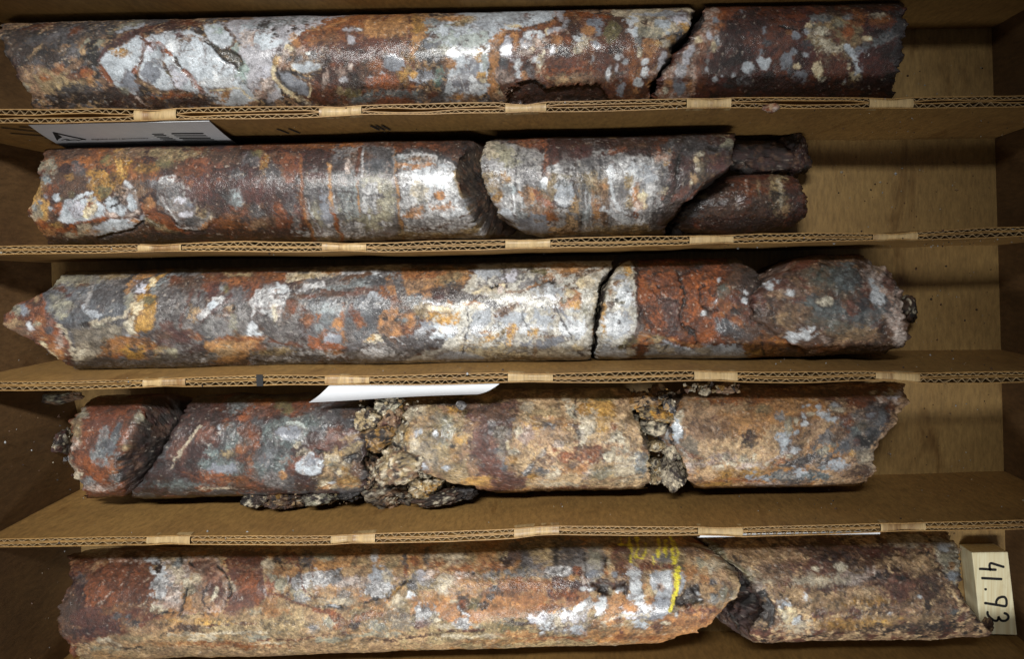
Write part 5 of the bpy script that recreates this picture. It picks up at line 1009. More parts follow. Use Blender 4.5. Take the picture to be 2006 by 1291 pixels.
m = [
 E(850,860,60,60,'oltan',0,20), E(830,820,30,24,'tan',0,14), E(865,820,14,9,'greytan',0,7), E(820,805,16,14,'creamg',0,9), E(800,812,14,9,'creamw',0,6), E(812,848,8,10,'slate',0,5), E(822,845,5,6,'qzb'), E(854,852,5,7,'qz',0,3), E(875,848,10,14,'dkslate',0,7), E(800,850,10,14,'ochrel',0,7), E(830,890,30,26,'greytan',0,14), E(810,870,14,14,'creamg',0,9), E(880,850,12,30,'greyol',0,10), E(895,808,20,8,'ochreb',0,5), E(886,800,10,6,'ochreb'), E(890,790,40,8,'dkbrown'), E(900,925,40,20,'oltan'), E(900,860,16,12,'ochrel',0,9), E(890,890,12,20,'ochre',0,9), E(870,917,8,6,'qzb',0,3), E(888,872,7,5,'black',0,3), E(825,912,12,6,'slate',20,5), E(930,855,10,8,'tan'), E(930,875,3,6,'creamw'),
 G([(914,800),(960,790),(1016,780),(1018,810),(1004,850),(996,880),(990,925),(1034,948),(1010,990),(930,990),(914,930),(920,880),(924,840)],'marmot',7), E(960,830,20,26,'marpurp',0,10), E(966,830,8,18,'slate2',0,5), E(1000,824,6,5,'slate2',0,3), E(985,845,14,14,'greytan',0,9), E(960,900,34,36,'marmot',0,12), E(940,870,16,20,'marmot'), E(925,910,14,30,'brownm',0,9), E(985,880,9,24,'greytan',0,7), E(975,880,14,4,'dkslate'), E(990,910,7,20,'slate2'), E(940,950,30,12,'tanor',0,9), E(1000,940,34,14,'marmot'), E(945,800,40,12,'brown'), L([(960,976),(1000,962),(1060,952)],8,'tanor',4), E(930,945,30,8,'ochrel',0,7), E(990,955,20,6,'redbr'), E(980,815,24,14,'brown',0,9),
 G([(1018,784),(1060,778),(1120,776),(1210,758),(1246,790),(1254,880),(1276,930),(1250,962),(1060,962),(1036,940),(1004,915),(996,880),(1006,850)],'paletan',6), E(1070,815,34,18,'oltan',0,14), E(1030,795,12,10,'creamg',0,7), E(1050,835,20,10,'ochrel',0,12), E(1115,800,9,26,'creamw',-10,7), E(1125,810,10,20,'greyol',0,8), E(1140,840,10,24,'creamw',0,9), E(1090,830,40,14,'tanor',0,12), E(1172,800,34,30,'ochreb',0,14), E(1180,790,20,16,'ochrel',0,9), E(1190,775,30,10,'olive'), E(1150,770,40,10,'oltan',0,8), E(1176,835,14,14,'ochrel'), E(1205,835,8,7,'rustor',0,4), E(1212,850,4,9,'ochre',0,3), E(1200,855,14,12,'creamw',0,8), E(1210,870,24,14,'creamg',0,10), E(1130,838,7,9,'brown',-20,4), E(1140,852,7,9,'dkbrown',-20,4), E(1075,832,18,8,'slate2',20,8), E(1030,850,18,20,'pinkw',0,12), E(1016,848,10,9,'creamw',0,6), E(1003,885,9,7,'creamw',0,4), E(995,870,4,12,'cream'), E(1000,900,10,9,'ochreb',0,5), E(1090,860,40,20,'pinktan',0,14), E(1095,872,9,9,'pinkw'), E(1155,830,14,30,'creamg',10,12), L([(1066,882),(1044,904),(1026,926)],12,'greyq',2.5,2,1.5), L([(1056,884),(1034,908)],4,'ochreb',2), E(1080,900,40,12,'brownm',0,12), E(1060,925,20,7,'dkslate',0,7), E(1110,920,14,10,'tanor',-20,8), E(1090,925,12,8,'creamw',-25,6), E(1135,920,14,9,'orange2',-10,7), E(1150,930,14,9,'pinkw',-20,7), E(1120,905,24,10,'brownm',-25,9), E(1075,932,9,8,'creamg'), E(1040,935,8,6,'ochreb'), E(1190,930,40,18,'oltan'), E(1180,930,20,10,'greyol',0,8), E(1230,920,30,24,'creamg'), E(1190,885,40,14,'pinktan'), E(1140,890,40,14,'brick',0,14), E(1245,895,5,5,'qz',0,2), E(1210,895,20,9,'creamw',0,9), L([(1040,955),(1100,948),(1160,945),(1260,930)],6,'tan',3), E(1240,830,14,40,'tan'), E(1140,958,80,5,'rust'), E(1256,910,12,20,'blgrey',0,8), E(1090,948,40,4,'creamg'),
 L([(1130,775),(1126,800),(1134,840)],2.2,'brown',1.5,1.5,-1.5), L([(780,860),(792,880),(800,900)],4,'black',2,2,-4), E(1124,808,4,4,'black',0,2),
]
core('tan and maroon mottled core piece with a sharp lower corner, middle of the fourth channel', ((130,876),(1500,852)),
     [(765,780),(790,784),(830,798),(860,780),(880,790),(905,800),(925,815),(940,860),(955,915),(963,940),(985,956)], [(745,1230),(765,1238),(800,1246),(850,1254),(890,1275),(915,1272),(935,1268),(960,1262)],
     ['tan',('brownm',30,.2,(1,1,1)),('oltan',24,.3,(1,1,1))], m, ['oltan',('dkbrown',16,.1,(1,1,1)),('creamg',14,.5,(1,1,1))], 111, rough=1.9, edge=6, fab=25)

m = [
 E(1440,790,100,20,'tan',0,12), E(1400,850,80,60,'pinktan',0,16), E(1480,860,60,50,'paletan',0,16), E(1420,910,90,24,'paletan',0,12), E(1600,772,130,14,'rust',0,12), E(1480,780,80,12,'orange',0,10), E(1560,776,20,8,'redbr'), E(1500,820,60,24,'tanor',-20,16), E(1390,850,50,26,'brownm',0,16), E(1410,880,60,24,'paletan',0,18), E(1330,835,14,30,'creamw',0,9), E(1325,850,10,20,'qz',0,7), E(1450,835,50,24,'tanor',25,16), E(1380,830,34,14,'brownm',20,12), E(1350,880,20,26,'greytan',0,12), E(1350,915,14,14,'pinkw',0,9), E(1400,905,40,10,'pinkw',-10,12), E(1440,910,40,9,'creamw',-12,10), L([(1336,878),(1360,896),(1390,905)],5,'orange',4), E(1470,862,16,14,'dkbrown',0,9), E(1465,860,8,8,'marpurp'), E(1405,815,6,4,'redbr'), E(1560,800,60,24,'tanor',0,14), E(1530,815,10,9,'greyq'), E(1500,800,14,8,'oltan'),
 E(1536,862,14,22,'qzb',10,9), E(1545,830,9,18,'greyol'), L([(1530,885),(1540,860)],10,'qz',4), E(1575,797,4,4,'qzw',0,1), E(1588,795,5,3,'qzw',0,1), E(1607,799,4,6,'qz',0,2), E(1574,818,4,6,'qz',0,2), E(1576,832,7,5,'qzw',0,2), E(1560,845,5,5,'qz',0,2), E(1590,812,9,4,'creamw',0,4), E(1606,812,5,5,'qzw',0,3), E(1620,814,10,8,'qzw',20,4), E(1630,822,12,6,'qz',-10,5), E(1644,800,14,6,'creamw',-15,5), E(1640,793,12,4,'qzb',-10,4), E(1560,824,6,8,'creamw',0,4), E(1580,860,30,8,'brownm',-20,9), L([(1500,905),(1540,886),(1560,872)],7,'pinkw',4), L([(1560,872),(1600,846),(1630,828)],6,'tan',5), E(1556,882,10,6,'qzw',-30,4), E(1500,910,40,9,'creamw',-12,10), E(1470,915,30,9,'pinkw'), E(1530,905,20,7,'orange',0,8), E(1440,930,60,12,'ochre',5,12), E(1480,925,20,9,'ochrel'), E(1440,945,60,6,'orange'), E(1490,935,20,9,'qzb',0,7), E(1540,935,40,9,'blgrey',0,9),
 E(1700,770,50,12,'rust'), E(1690,785,34,12,'redbr',0,9), G([(1600,866),(1612,846),(1646,826),(1676,804),(1700,790),(1742,776),(1750,800),(1724,850),(1700,884),(1660,888),(1640,870),(1622,880)],'specgrey',6), E(1725,802,20,12,'dkgrey',0,9), E(1720,820,18,16,'slate2',0,8), E(1706,812,8,5,'slate',0,4), E(1662,840,12,7,'slate2',0,6), E(1676,846,9,9,'blgrn'), E(1640,850,14,14,'brownm',0,8), E(1690,835,14,10,'grngrey',0,8), E(1710,845,20,14,'dkslate',0,9), E(1700,862,24,9,'black',0,10), E(1680,790,22,7,'rust'), E(1660,820,14,12,'brick',0,9), E(1620,866,8,14,'greyq',20,5), L([(1622,852),(1626,868),(1640,880)],2,'black',1), E(1678,866,7,6,'redmar',0,4), E(1656,872,9,7,'qzlav',0,5), E(1656,845,5,5,'orange'), E(1590,878,10,6,'dkslate',-30,5), E(1650,880,24,10,'dkslate',-30,9), E(1610,885,30,9,'greyol',-15,9), E(1580,905,40,12,'specgrey',-10,12), E(1612,912,24,9,'dkgrey',-30,9), E(1640,920,20,9,'qzb',-15,8), E(1570,930,16,9,'qzb',0,7), E(1600,935,30,9,'blugrey',0,9), E(1660,930,30,9,'brownm'), E(1670,888,6,7,'ochrel',0,4), G([(1680,882),(1712,876),(1722,884),(1714,920),(1690,940),(1680,915)],'greytan',5), E(1700,895,12,12,'creamg',0,8), E(1690,925,24,10,'brown'), E(1545,945,40,5,'dkgrey'), E(1500,950,50,4,'pinkw'),
 E(1752,780,24,14,'pinkmix',0,8), E(1755,778,12,7,'qzlavw',0,7), E(1740,772,10,7,'creamw'), E(1735,768,6,4,'brick'), E(1770,785,10,9,'pinktan'), L([(1778,774),(1768,802),(1746,836),(1724,872)],12,'pinktan',3), E(1712,770,8,5,'creamw'), E(1745,800,10,9,'rust'), L([(1750,806),(1736,826),(1724,846)],5,'dkmar',3), E(1400,952,60,5,'ochre'),
]
core('large tan core with white flecks and slanting right end, last in fourth channel', ((130,876),(1700,849)),
     [(745,1360),(770,1350),(800,1326),(830,1316),(870,1322),(890,1332),(910,1346),(930,1346),(950,1354),(965,1360)], [(740,1764),(757,1774),(780,1786),(800,1774),(840,1746),(866,1724),(890,1716),(920,1714),(940,1700),(958,1690)],
     ['pinktan',('tanor',34,.2,(1,1,1)),('brownm',24,.5,(1,1,1))], m, {'l':['oltan',('black',16,.1,(1,1,1))],'r':['pinktan',('brown',18,.3,(1,1,1))]}, 112, rough=1.3, edge=4.5, fab=28)

# ---------------- fifth channel
m = [
 G([(100,1040),(300,1062),(302,1090),(309,1140),(306,1196),(330,1222),(300,1250),(100,1268)],'redbr',5), E(225,1145,70,44,'rust',-20,14), E(240,1130,40,26,'brick',-20,12), E(200,1165,50,24,'brick',0,12), E(270,1165,30,20,'rust'), E(250,1090,44,10,'pinkmix',0,10), E(160,1135,12,12,'dkgrey',0,7), E(150,1190,18,60,'dkmar',0,10), E(128,1200,22,60,'brown',0,12), E(190,1225,44,26,'maroon',0,12), E(175,1210,30,20,'redmar'), L([(214,1214),(232,1208),(252,1210)],9,'dkgreyq',6), E(262,1224,16,9,'dkgrey',0,7), E(255,1240,30,8,'rust'), E(215,1235,24,8,'maroon'), L([(198,1180),(216,1172),(226,1164)],3,'pinkmix',2), L([(274,1188),(284,1182)],3,'creamg',1), E(262,1090,14,6,'dkrust'),
 G([(296,1086),(330,1080),(366,1084),(376,1110),(372,1150),(354,1196),(318,1196),(308,1190),(306,1140),(308,1110)],'pinkw',5), E(322,1150,20,26,'qzspk',0,12), E(318,1120,12,18,'qzw',0,8), E(335,1092,34,10,'oltan',0,8), E(350,1120,14,18,'creamg',0,9), E(350,1100,10,10,'blgrey'), E(300,1120,9,7,'qzw',0,5), E(302,1095,10,8,'qzw',0,6), E(310,1110,8,9,'dkmar',0,5,2,-2), E(306,1190,14,8,'creamw',0,7), E(320,1184,20,6,'pinkmix'),
 G([(368,1082),(420,1086),(446,1110),(450,1160),(436,1200),(370,1206),(350,1200),(366,1160),(374,1130)],'pinkmix',5), E(370,1165,12,24,'tanor',0,9), E(372,1148,10,12,'creamw',0,7), E(400,1110,30,16,'marpink',0,10), E(420,1150,18,30,'marpink',0,10), E(420,1165,4,16,'creamw',25,4), E(380,1190,20,9,'tanor'), E(398,1180,14,14,'pinktan',0,8), E(385,1130,14,10,'creamg'),
 G([(440,1078),(514,1078),(520,1120),(524,1166),(500,1188),(464,1216),(436,1204),(450,1160),(448,1110)],'redmar',5), E(490,1095,34,16,'redbr',0,8), E(486,1140,24,30,'brick',20,12), E(462,1180,20,20,'marpink'), E(500,1166,14,18,'rustor',10,8), E(456,1150,6,10,'creamg'),
 L([(369,1152),(362,1178),(350,1206)],5,'black',1.5,1.5,-6), L([(374,1097),(386,1109)],4,'black',1.5,1.5,-3), L([(433,1108),(446,1126),(451,1150),(448,1172)],4.5,'black',2.5,2,-5), L([(354,1082),(358,1098)],3.5,'black',1.5,1.5,-3), L([(300,1210),(322,1202),(345,1200)],4,'black',2,1.5,-3), L([(348,1206),(410,1206)],3,'dkmar',2,2,-2), L([(316,1098),(306,1112),(304,1130)],4,'dkbrown',2,2,-3), L([(404,1150),(400,1180),(410,1196)],2.5,'dkmar',2),
 # smooth, lengthwise streaked flank
 G([(300,1218),(350,1210),(450,1214),(500,1190),(620,1190),(700,1216),(780,1216),(780,1290),(150,1290),(170,1262)],'tan',6), E(400,1222,60,7,'ochrel',0,7), E(370,1232,50,7,'brown',0,8), E(460,1232,90,10,'oltan',0,9), E(560,1220,60,26,'oltan',0,14), E(520,1200,40,10,'orange2',0,9), E(420,1252,100,7,'oltan',0,7), E(330,1262,70,5,'tanor'), E(450,1262,90,5,'orange',0,6), L([(330,1246),(430,1242),(520,1238)],4,'creamg',3), L([(370,1254),(420,1250)],6,'creamg',4), L([(320,1240),(420,1236)],3,'brown',3), L([(400,1228),(500,1222)],3,'rust',3), L([(192,1258),(212,1256),(236,1265)],8,'creamg',3), L([(180,1272),(260,1272)],6,'greyol',3), L([(246,1271),(280,1267)],3.4,'black',1.5,1.5,-2), L([(180,1263),(250,1266)],2,'brown',1.5), E(500,1250,20,6,'greyol'), E(500,1200,14,7,'greyol'), E(270,1250,30,6,'oltan'), E(310,1275,120,4,'tan'),
 # cream grey stone with red hairline cracks
 G([(518,1100),(560,1076),(750,1070),(796,1084),(800,1130),(782,1150),(742,1190),(620,1190),(575,1178),(530,1156)],'tan',5), E(545,1140,22,24,'greyol',0,9), E(590,1150,24,24,'greyol',0,12), E(565,1120,24,14,'tanor',0,9), E(528,1150,10,14,'rustor',0,6), E(530,1105,12,12,'creamg'), E(570,1090,18,12,'brick',0,8), E(605,1096,15,16,'dkgreyq',0,6), E(598,1107,8,4.5,'black',0,2), E(690,1095,60,16,'tanor',0,14), E(640,1110,30,12,'tanor'), E(690,1140,80,12,'pinkw',0,14), E(620,1135,30,14,'qzspk',0,12), E(690,1162,34,10,'tanor',0,9), E(626,1160,10,9,'tanor',0,4), E(748,1140,20,26,'qzb',0,9), E(740,1160,24,12,'qzspk',0,9), E(770,1100,14,16,'oltan',0,8), E(762,1130,9,14,'creamg'), E(672,1166,10,10,'greyq',0,6), E(660,1180,30,8,'creamg'), E(710,1100,20,8,'oltan'), E(640,1090,20,8,'greyol'), E(735,1092,10,12,'qzspk'), E(590,1175,14,9,'greyq'), L([(756,1112),(770,1130)],5,'greyq',3),  # wide pinkw ellipse and the qzspk beside it paint a pale highlight
 E(547,1095,9,6,'dkbrown',30,3,2,-3), L([(542,1090),(552,1104),(560,1116)],3,'dkrust',1.5,1.5,-1.5), L([(584,1084),(588,1116),(593,1148),(606,1166),(620,1174),(622,1192)],3,'rust',1.2), L([(573,1128),(569,1156),(564,1178)],3,'rust',1.5), L([(606,1166),(640,1176),(660,1176)],1.8,'dkrust',1), L([(612,1110),(616,1130)],2.4,'rust',1.5), L([(700,1085),(700,1110)],1.5,'rust',1), E(675,1129,2,2,'dkrust',0,.5),
 L([(530,1160),(568,1176),(600,1190),(640,1200),(672,1206)],5,'brick',2.5), L([(638,1191),(664,1192)],6,'black',2.5,1.5,-3), E(652,1190,8,3,'qzw'), E(676,1192,7,5,'dkgrey'), L([(716,1184),(732,1178),(744,1174)],7,'black',3,1.5,-3), E(712,1180,14,5,'orange2'), L([(680,1196),(720,1190)],4,'tanor',3), L([(763,1172),(774,1156),(788,1144),(804,1137)],8,'dkbrown',3,2,-4), L([(766,1170),(778,1152)],3,'ochre',1.5),
 L([(799,1084),(796,1106),(800,1114)],8,'dkgrey',3), E(822,1104,14,15,'tanor',0,6), E(815,1100,8,9,'orange'), E(842,1100,8,22,'dkgrey',0,5), E(796,1122,5,9,'rustor'), E(826,1136,26,14,'greyq',0,9), E(830,1130,14,9,'qzlav'), E(808,1150,12,9,'dkgreyq'), E(800,1170,30,14,'oltan',0,10), E(780,1180,14,12,'creamg',0,8), E(806,1168,10,9,'qzw',0,6), E(815,1180,14,8,'orange2'),
 E(645,1216,14,11,'greyol',0,6), E(612,1210,14,10,'tan'), L([(612,1196),(650,1204),(680,1222)],9,'brick',5), E(672,1228,14,9,'orange',0,6), E(694,1226,9,6,'dkrust',0,4), L([(694,1216),(720,1210),(746,1205)],14,'rustor',4), L([(692,1210),(745,1200)],3,'brick',2), E(740,1230,20,9,'greyol',0,7), L([(746,1206),(756,1226),(754,1246)],2.8,'rust',1.5), E(790,1220,30,16,'greytan',0,10), L([(500,1254),(600,1250),(680,1240)],2.5,'rust',1.5), L([(620,1256),(700,1246),(780,1242)],9,'greyol',4), E(610,1236,10,9,'greyq',0,6), L([(490,1262),(560,1258)],3,'creamg',2), L([(720,1256),(860,1248)],4,'brown',3), L([(780,1210),(860,1195)],2,'brownm',1.5),
 E(840,1205,26,22,'qzspk',0,12), E(852,1215,16,12,'creamw',0,8), E(830,1222,16,10,'marpink',0,8), E(836,1196,8,5,'dkgrey'), E(840,1190,9,6,'dkgrey',0,5), E(868,1186,7,6,'qzw',0,3), E(860,1170,34,14,'tanor',0,9), E(870,1190,24,12,'orange2',0,8),
 E(890,1090,34,18,'creamg',0,12), E(860,1110,20,20,'tan'), E(950,1090,30,18,'tanor',0,12), E(925,1095,14,10,'oltan'), E(905,1112,40,9,'orange',0,8), E(950,1112,30,9,'orange2',0,9), E(975,1110,20,10,'orange'), E(890,1128,40,9,'pinkmix',0,10), E(882,1146,26,18,'creamg',0,10), E(905,1150,20,14,'tanor',0,9), E(960,1125,24,8,'greyq',-20,8), E(940,1140,30,14,'tanor',0,10), E(932,1122,4,3,'black',0,.6,1.5,-2), L([(914,1078),(918,1098)],2,'brown',1.5),
 G([(996,1060),(1148,1058),(1152,1108),(1128,1120),(1040,1118),(1000,1100)],'dkgreyq',7), E(1110,1080,30,26,'dkgrey',0,10), E(1068,1080,30,24,'oltan',0,14), E(1020,1085,20,22,'dkgrey',0,10), E(1012,1090,14,18,'brown',0,8), E(994,1098,10,9,'dkrust',0,4,2,-2), E(1090,1085,6,20,'black',0,6), E(1140,1100,14,12,'dkslate'), E(1060,1124,70,8,'greyq',0,10), E(1100,1118,30,8,'qzspk'), E(1018,1102,4,9,'tanor'),  # flat greyq and qzspk ellipses paint a speckled highlight
 G([(960,1148),(1000,1136),(1100,1134),(1156,1150),(1160,1168),(1130,1186),(1060,1200),(1040,1216),(880,1222),(866,1200),(900,1176),(936,1168)],'orsm',6), E(1020,1150,50,12,'orange',0,10), E(1000,1180,60,16,'orange2',0,14), E(900,1208,34,14,'orange2',0,9), E(1040,1175,40,14,'orsm'), E(1082,1168,9,14,'maroon',15,6), E(1076,1150,12,8,'redmar'), E(1120,1145,34,12,'maroon',0,9), E(1110,1165,24,9,'brick',0,8), E(1130,1178,30,9,'brick',0,7), E(1065,1195,30,8,'orange'), E(975,1195,80,9,'orange2',0,8), E(1006,1215,40,5,'olive',0,6), E(1014,1222,18,6,'dkrust',0,7),
 E(911,1182,12,14,'dkbrown',0,4,2,-3), E(906,1186,9,8,'brick',0,4), L([(898,1190),(906,1200),(918,1206)],4,'qzw',2), E(937,1174,10,7,'oltan',0,6), E(930,1186,12,10,'olive',0,7), E(962,1170,8,8,'dkgrey',0,4,2,-1), E(950,1186,9,7,'dkbrown',0,5), E(972,1150,7,6,'dkgrey',0,4), E(982,1162,6,6,'brown'), E(890,1178,8,4,'creamg'),
 E(908,1226,28,9,'qzspk',-6,7), E(935,1228,12,8,'greyol'), E(870,1230,20,7,'creamg'), L([(850,1240),(900,1238),(950,1234)],4,'rust',2.5), L([(866,1250),(930,1247),(978,1246)],9,'creamg',4), E(990,1232,30,9,'olive',0,9), E(1020,1245,40,7,'tanor'), E(1000,1258,80,4,'tanor'),
 G([(1040,1216),(1062,1206),(1100,1202),(1138,1184),(1156,1166),(1168,1182),(1152,1202),(1148,1238),(1072,1242),(1050,1232)],'greyq',4), E(1055,1214,16,9,'qzlavw',0,6), E(1070,1228,14,10,'qzw',0,6), E(1110,1222,30,12,'creamg',0,9), E(1125,1205,20,12,'qzlav',0,8), E(1140,1188,16,9,'qzw',-35,7), E(1080,1228,5,6,'brown'), E(1107,1228,5,4,'brown'), E(1130,1235,16,9,'qzb',0,6), E(1059,1241,4,2.5,'qzw',0,.5,1.5,1.5), E(1166,1230,14,7,'dkbrown',0,6), E(1200,1240,50,8,'orange2',0,7), E(1190,1225,30,10,'tanor',0,8), E(1090,1252,60,4,'orange'),
 G([(1136,1062),(1184,1064),(1192,1100),(1184,1124),(1160,1142),(1140,1136),(1132,1110)],'greyq',5), E(1145,1080,9,16,'dkgrey'), E(1170,1090,12,20,'greyol',0,8), E(1148,1128,12,10,'pinkmix'), E(1135,1118,9,9,'brick'), E(1165,1120,12,9,'slate'), L([(1153,1076),(1150,1110),(1153,1148)],2,'black',.8,1,-1.5),
 E(1190,1096,4,11,'black',5,1.5,1.5,-4), E(1196,1099,3.5,9,'creamg',5,1.5), E(1217,1088,20,26,'redbr',0,6), E(1220,1075,14,10,'marpink'), E(1224,1120,18,14,'rust',0,6), E(1191,1116,6,14,'orange',0,4), E(1204,1122,7,7,'slate',0,3), L([(1160,1140),(1172,1132),(1184,1120)],5,'creamg',2.5), E(1242,1124,10,18,'qzw',0,6), E(1236,1112,8,6,'pinkw'), E(1210,1150,20,10,'brick'),
 G([(1160,1138),(1180,1128),(1202,1140),(1232,1134),(1226,1146),(1202,1156),(1196,1170),(1180,1173),(1166,1158)],'dkrust',3,2.5,-7), E(1184,1156,14,10,'black',0,4,2,-3), E(1226,1160,6,14,'black',0,3,2,-5), L([(1216,1150),(1236,1150)],5,'dkrust',3), E(1212,1156,10,6,'qzw',0,4,1.5,1), E(1158,1153,8,4,'qzw',0,2), E(1144,1152,6,4,'qzw',0,2), E(1180,1190,12,17,'qzw',0,5), E(1195,1160,4,9,'creamw'),
 G([(1200,1166),(1218,1160),(1244,1176),(1262,1168),(1270,1196),(1230,1216),(1190,1232),(1176,1216),(1192,1196)],'orange2',4), E(1250,1164,18,14,'qzw',0,9), E(1246,1150,10,9,'qzw',0,6), E(1262,1148,8,7,'orange2'), E(1262,1194,22,15,'qzw',0,10), E(1244,1206,14,9,'qzlavw',0,8), E(1275,1176,9,9,'orange2'), E(1240,1190,12,9,'orange2'), E(1285,1205,16,10,'slate',0,8), L([(1180,1222),(1230,1208),(1270,1206)],5,'creamg',4), L([(1176,1230),(1240,1224),(1270,1214)],5,'creamg',4), E(1258,1226,14,8,'qz',0,6), E(1212,1216,6,5,'marpink'), E(1280,1232,10,8,'greyol'),
 E(1285,1085,50,18,'tan',0,14), E(1270,1075,16,12,'oltan'), E(1300,1095,20,10,'greyq'), E(1260,1100,14,10,'pinktan'), E(1270,1110,20,8,'brick'), G([(1274,1132),(1286,1122),(1320,1116),(1324,1150),(1312,1182),(1300,1212),(1280,1208),(1286,1180),(1290,1162),(1276,1150)],'qzb',3), E(1300,1190,14,18,'slate',0,8), E(1310,1140,12,16,'qzw',0,8), L([(1284,1118),(1304,1112),(1322,1112)],7,'brick',3), E(1297,1150,7,5,'orange2',0,2), E(1295,1150,3,2,'dkrust'), E(1288,1158,5,4,'creamw'), L([(1334,1114),(1338,1140),(1332,1164)],6,'qzb',2), E(1303,1173,2,2,'black'),
 G([(1340,1062),(1400,1078),(1450,1124),(1454,1160),(1420,1186),(1350,1196),(1336,1176),(1342,1140)],'tan',5,2.5,-1), E(1360,1080,24,14,'brownm',0,9), E(1350,1120,14,16,'orange2',0,8), E(1400,1105,22,14,'creamg',0,9), E(1390,1120,14,10,'creamw',0,7), E(1372,1105,10,12,'greyol',0,7), E(1410,1130,20,14,'pinktan',0,8), E(1395,1140,10,8,'dkgreyq',0,5,2,-2), E(1380,1135,9,8,'orange2'), E(1430,1150,14,14,'brownm',0,7), G([(1320,1188),(1340,1162),(1356,1150),(1372,1150),(1380,1182),(1352,1190)],'dkbrown',4,2.5,-6), E(1352,1168,12,9,'dkgreyq',0,6,2,2), E(1364,1156,6,12,'black',0,4,2,-3), E(1370,1164,4,4,'qzw',0,1.5), E(1374,1178,4,3,'qzw',0,1), E(1362,1184,12,4,'olive'), E(1418,1160,7,14,'greyol',15,2.5,2,3), E(1400,1173,11,10,'blgrey',0,4,2,2), E(1440,1164,9,12,'creamg',25,4,2,3), E(1392,1156,9,8,'tanor'), L([(1326,1186),(1340,1176)],4,'black',2),
 G([(1270,1232),(1312,1202),(1336,1194),(1400,1188),(1416,1198),(1390,1240),(1330,1262),(1240,1262)],'orange2',4), E(1370,1198,40,5,'brick',0,6), E(1350,1220,40,10,'orsm',0,9), E(1380,1215,16,8,'orange'), E(1325,1205,3,5,'qzw'), E(1290,1232,12,7,'marpink'), E(1306,1222,9,4,'creamw'), E(1215,1243,5,5,'redmar',0,2,2,1.5), E(1240,1250,60,5,'orange'),
 # yellow crayon
 L([(1214,1066),(1240,1067)],3.4,'yellow',1,.7), L([(1217,1044),(1218,1067)],3,'yellow',1,.7), L([(1235,1050),(1237,1098)],4.6,'yellow',1.4,.7), L([(1249,1050),(1248,1092),(1261,1092)],4.6,'yellow',1.5,.7), L([(1264,1064),(1262,1088)],4,'yellow',1.8,.7), L([(1280,1092),(1283,1106)],4,'yellow',2,.7), L([(1294,1056),(1291,1092)],5,'yellow',2.6,.7), L([(1306,1062),(1303,1092)],5,'yellow',2.6,.7), L([(1316,1054),(1318,1096)],4.6,'yellow',2.6,.7), L([(1322,1064),(1327,1086),(1322,1104)],5,'yellow',1.8,.7), L([(1329,1112),(1330,1134),(1327,1156),(1322,1176),(1312,1194)],7.5,'yellow',1.6,.8),
]
core('long core with red left end and yellow crayon marks, bottom channel', ((200,1181),(1300,1148)),
     [(1075,146),(1090,142),(1120,140),(1150,134),(1180,122),(1210,112),(1240,108),(1262,130),(1290,156)], [(1040,1330),(1060,1350),(1078,1382),(1100,1420),(1130,1448),(1150,1452),(1172,1446),(1195,1420),(1215,1402),(1230,1384),(1242,1352),(1252,1310),(1270,1290)],
     ['tan',('tanor',34,.2,(1,1,1)),('oltan',30,.3,(1,1,1))], m, {'l':['dkbrown',('maroon',16,.3,(1,1,1))],'r':['creamg',('brownm',16,.2,(1,1,1)),('brick',18,.6,(1,1,1))]}, 113, rough=1.1, edge=4.5, fab=10)

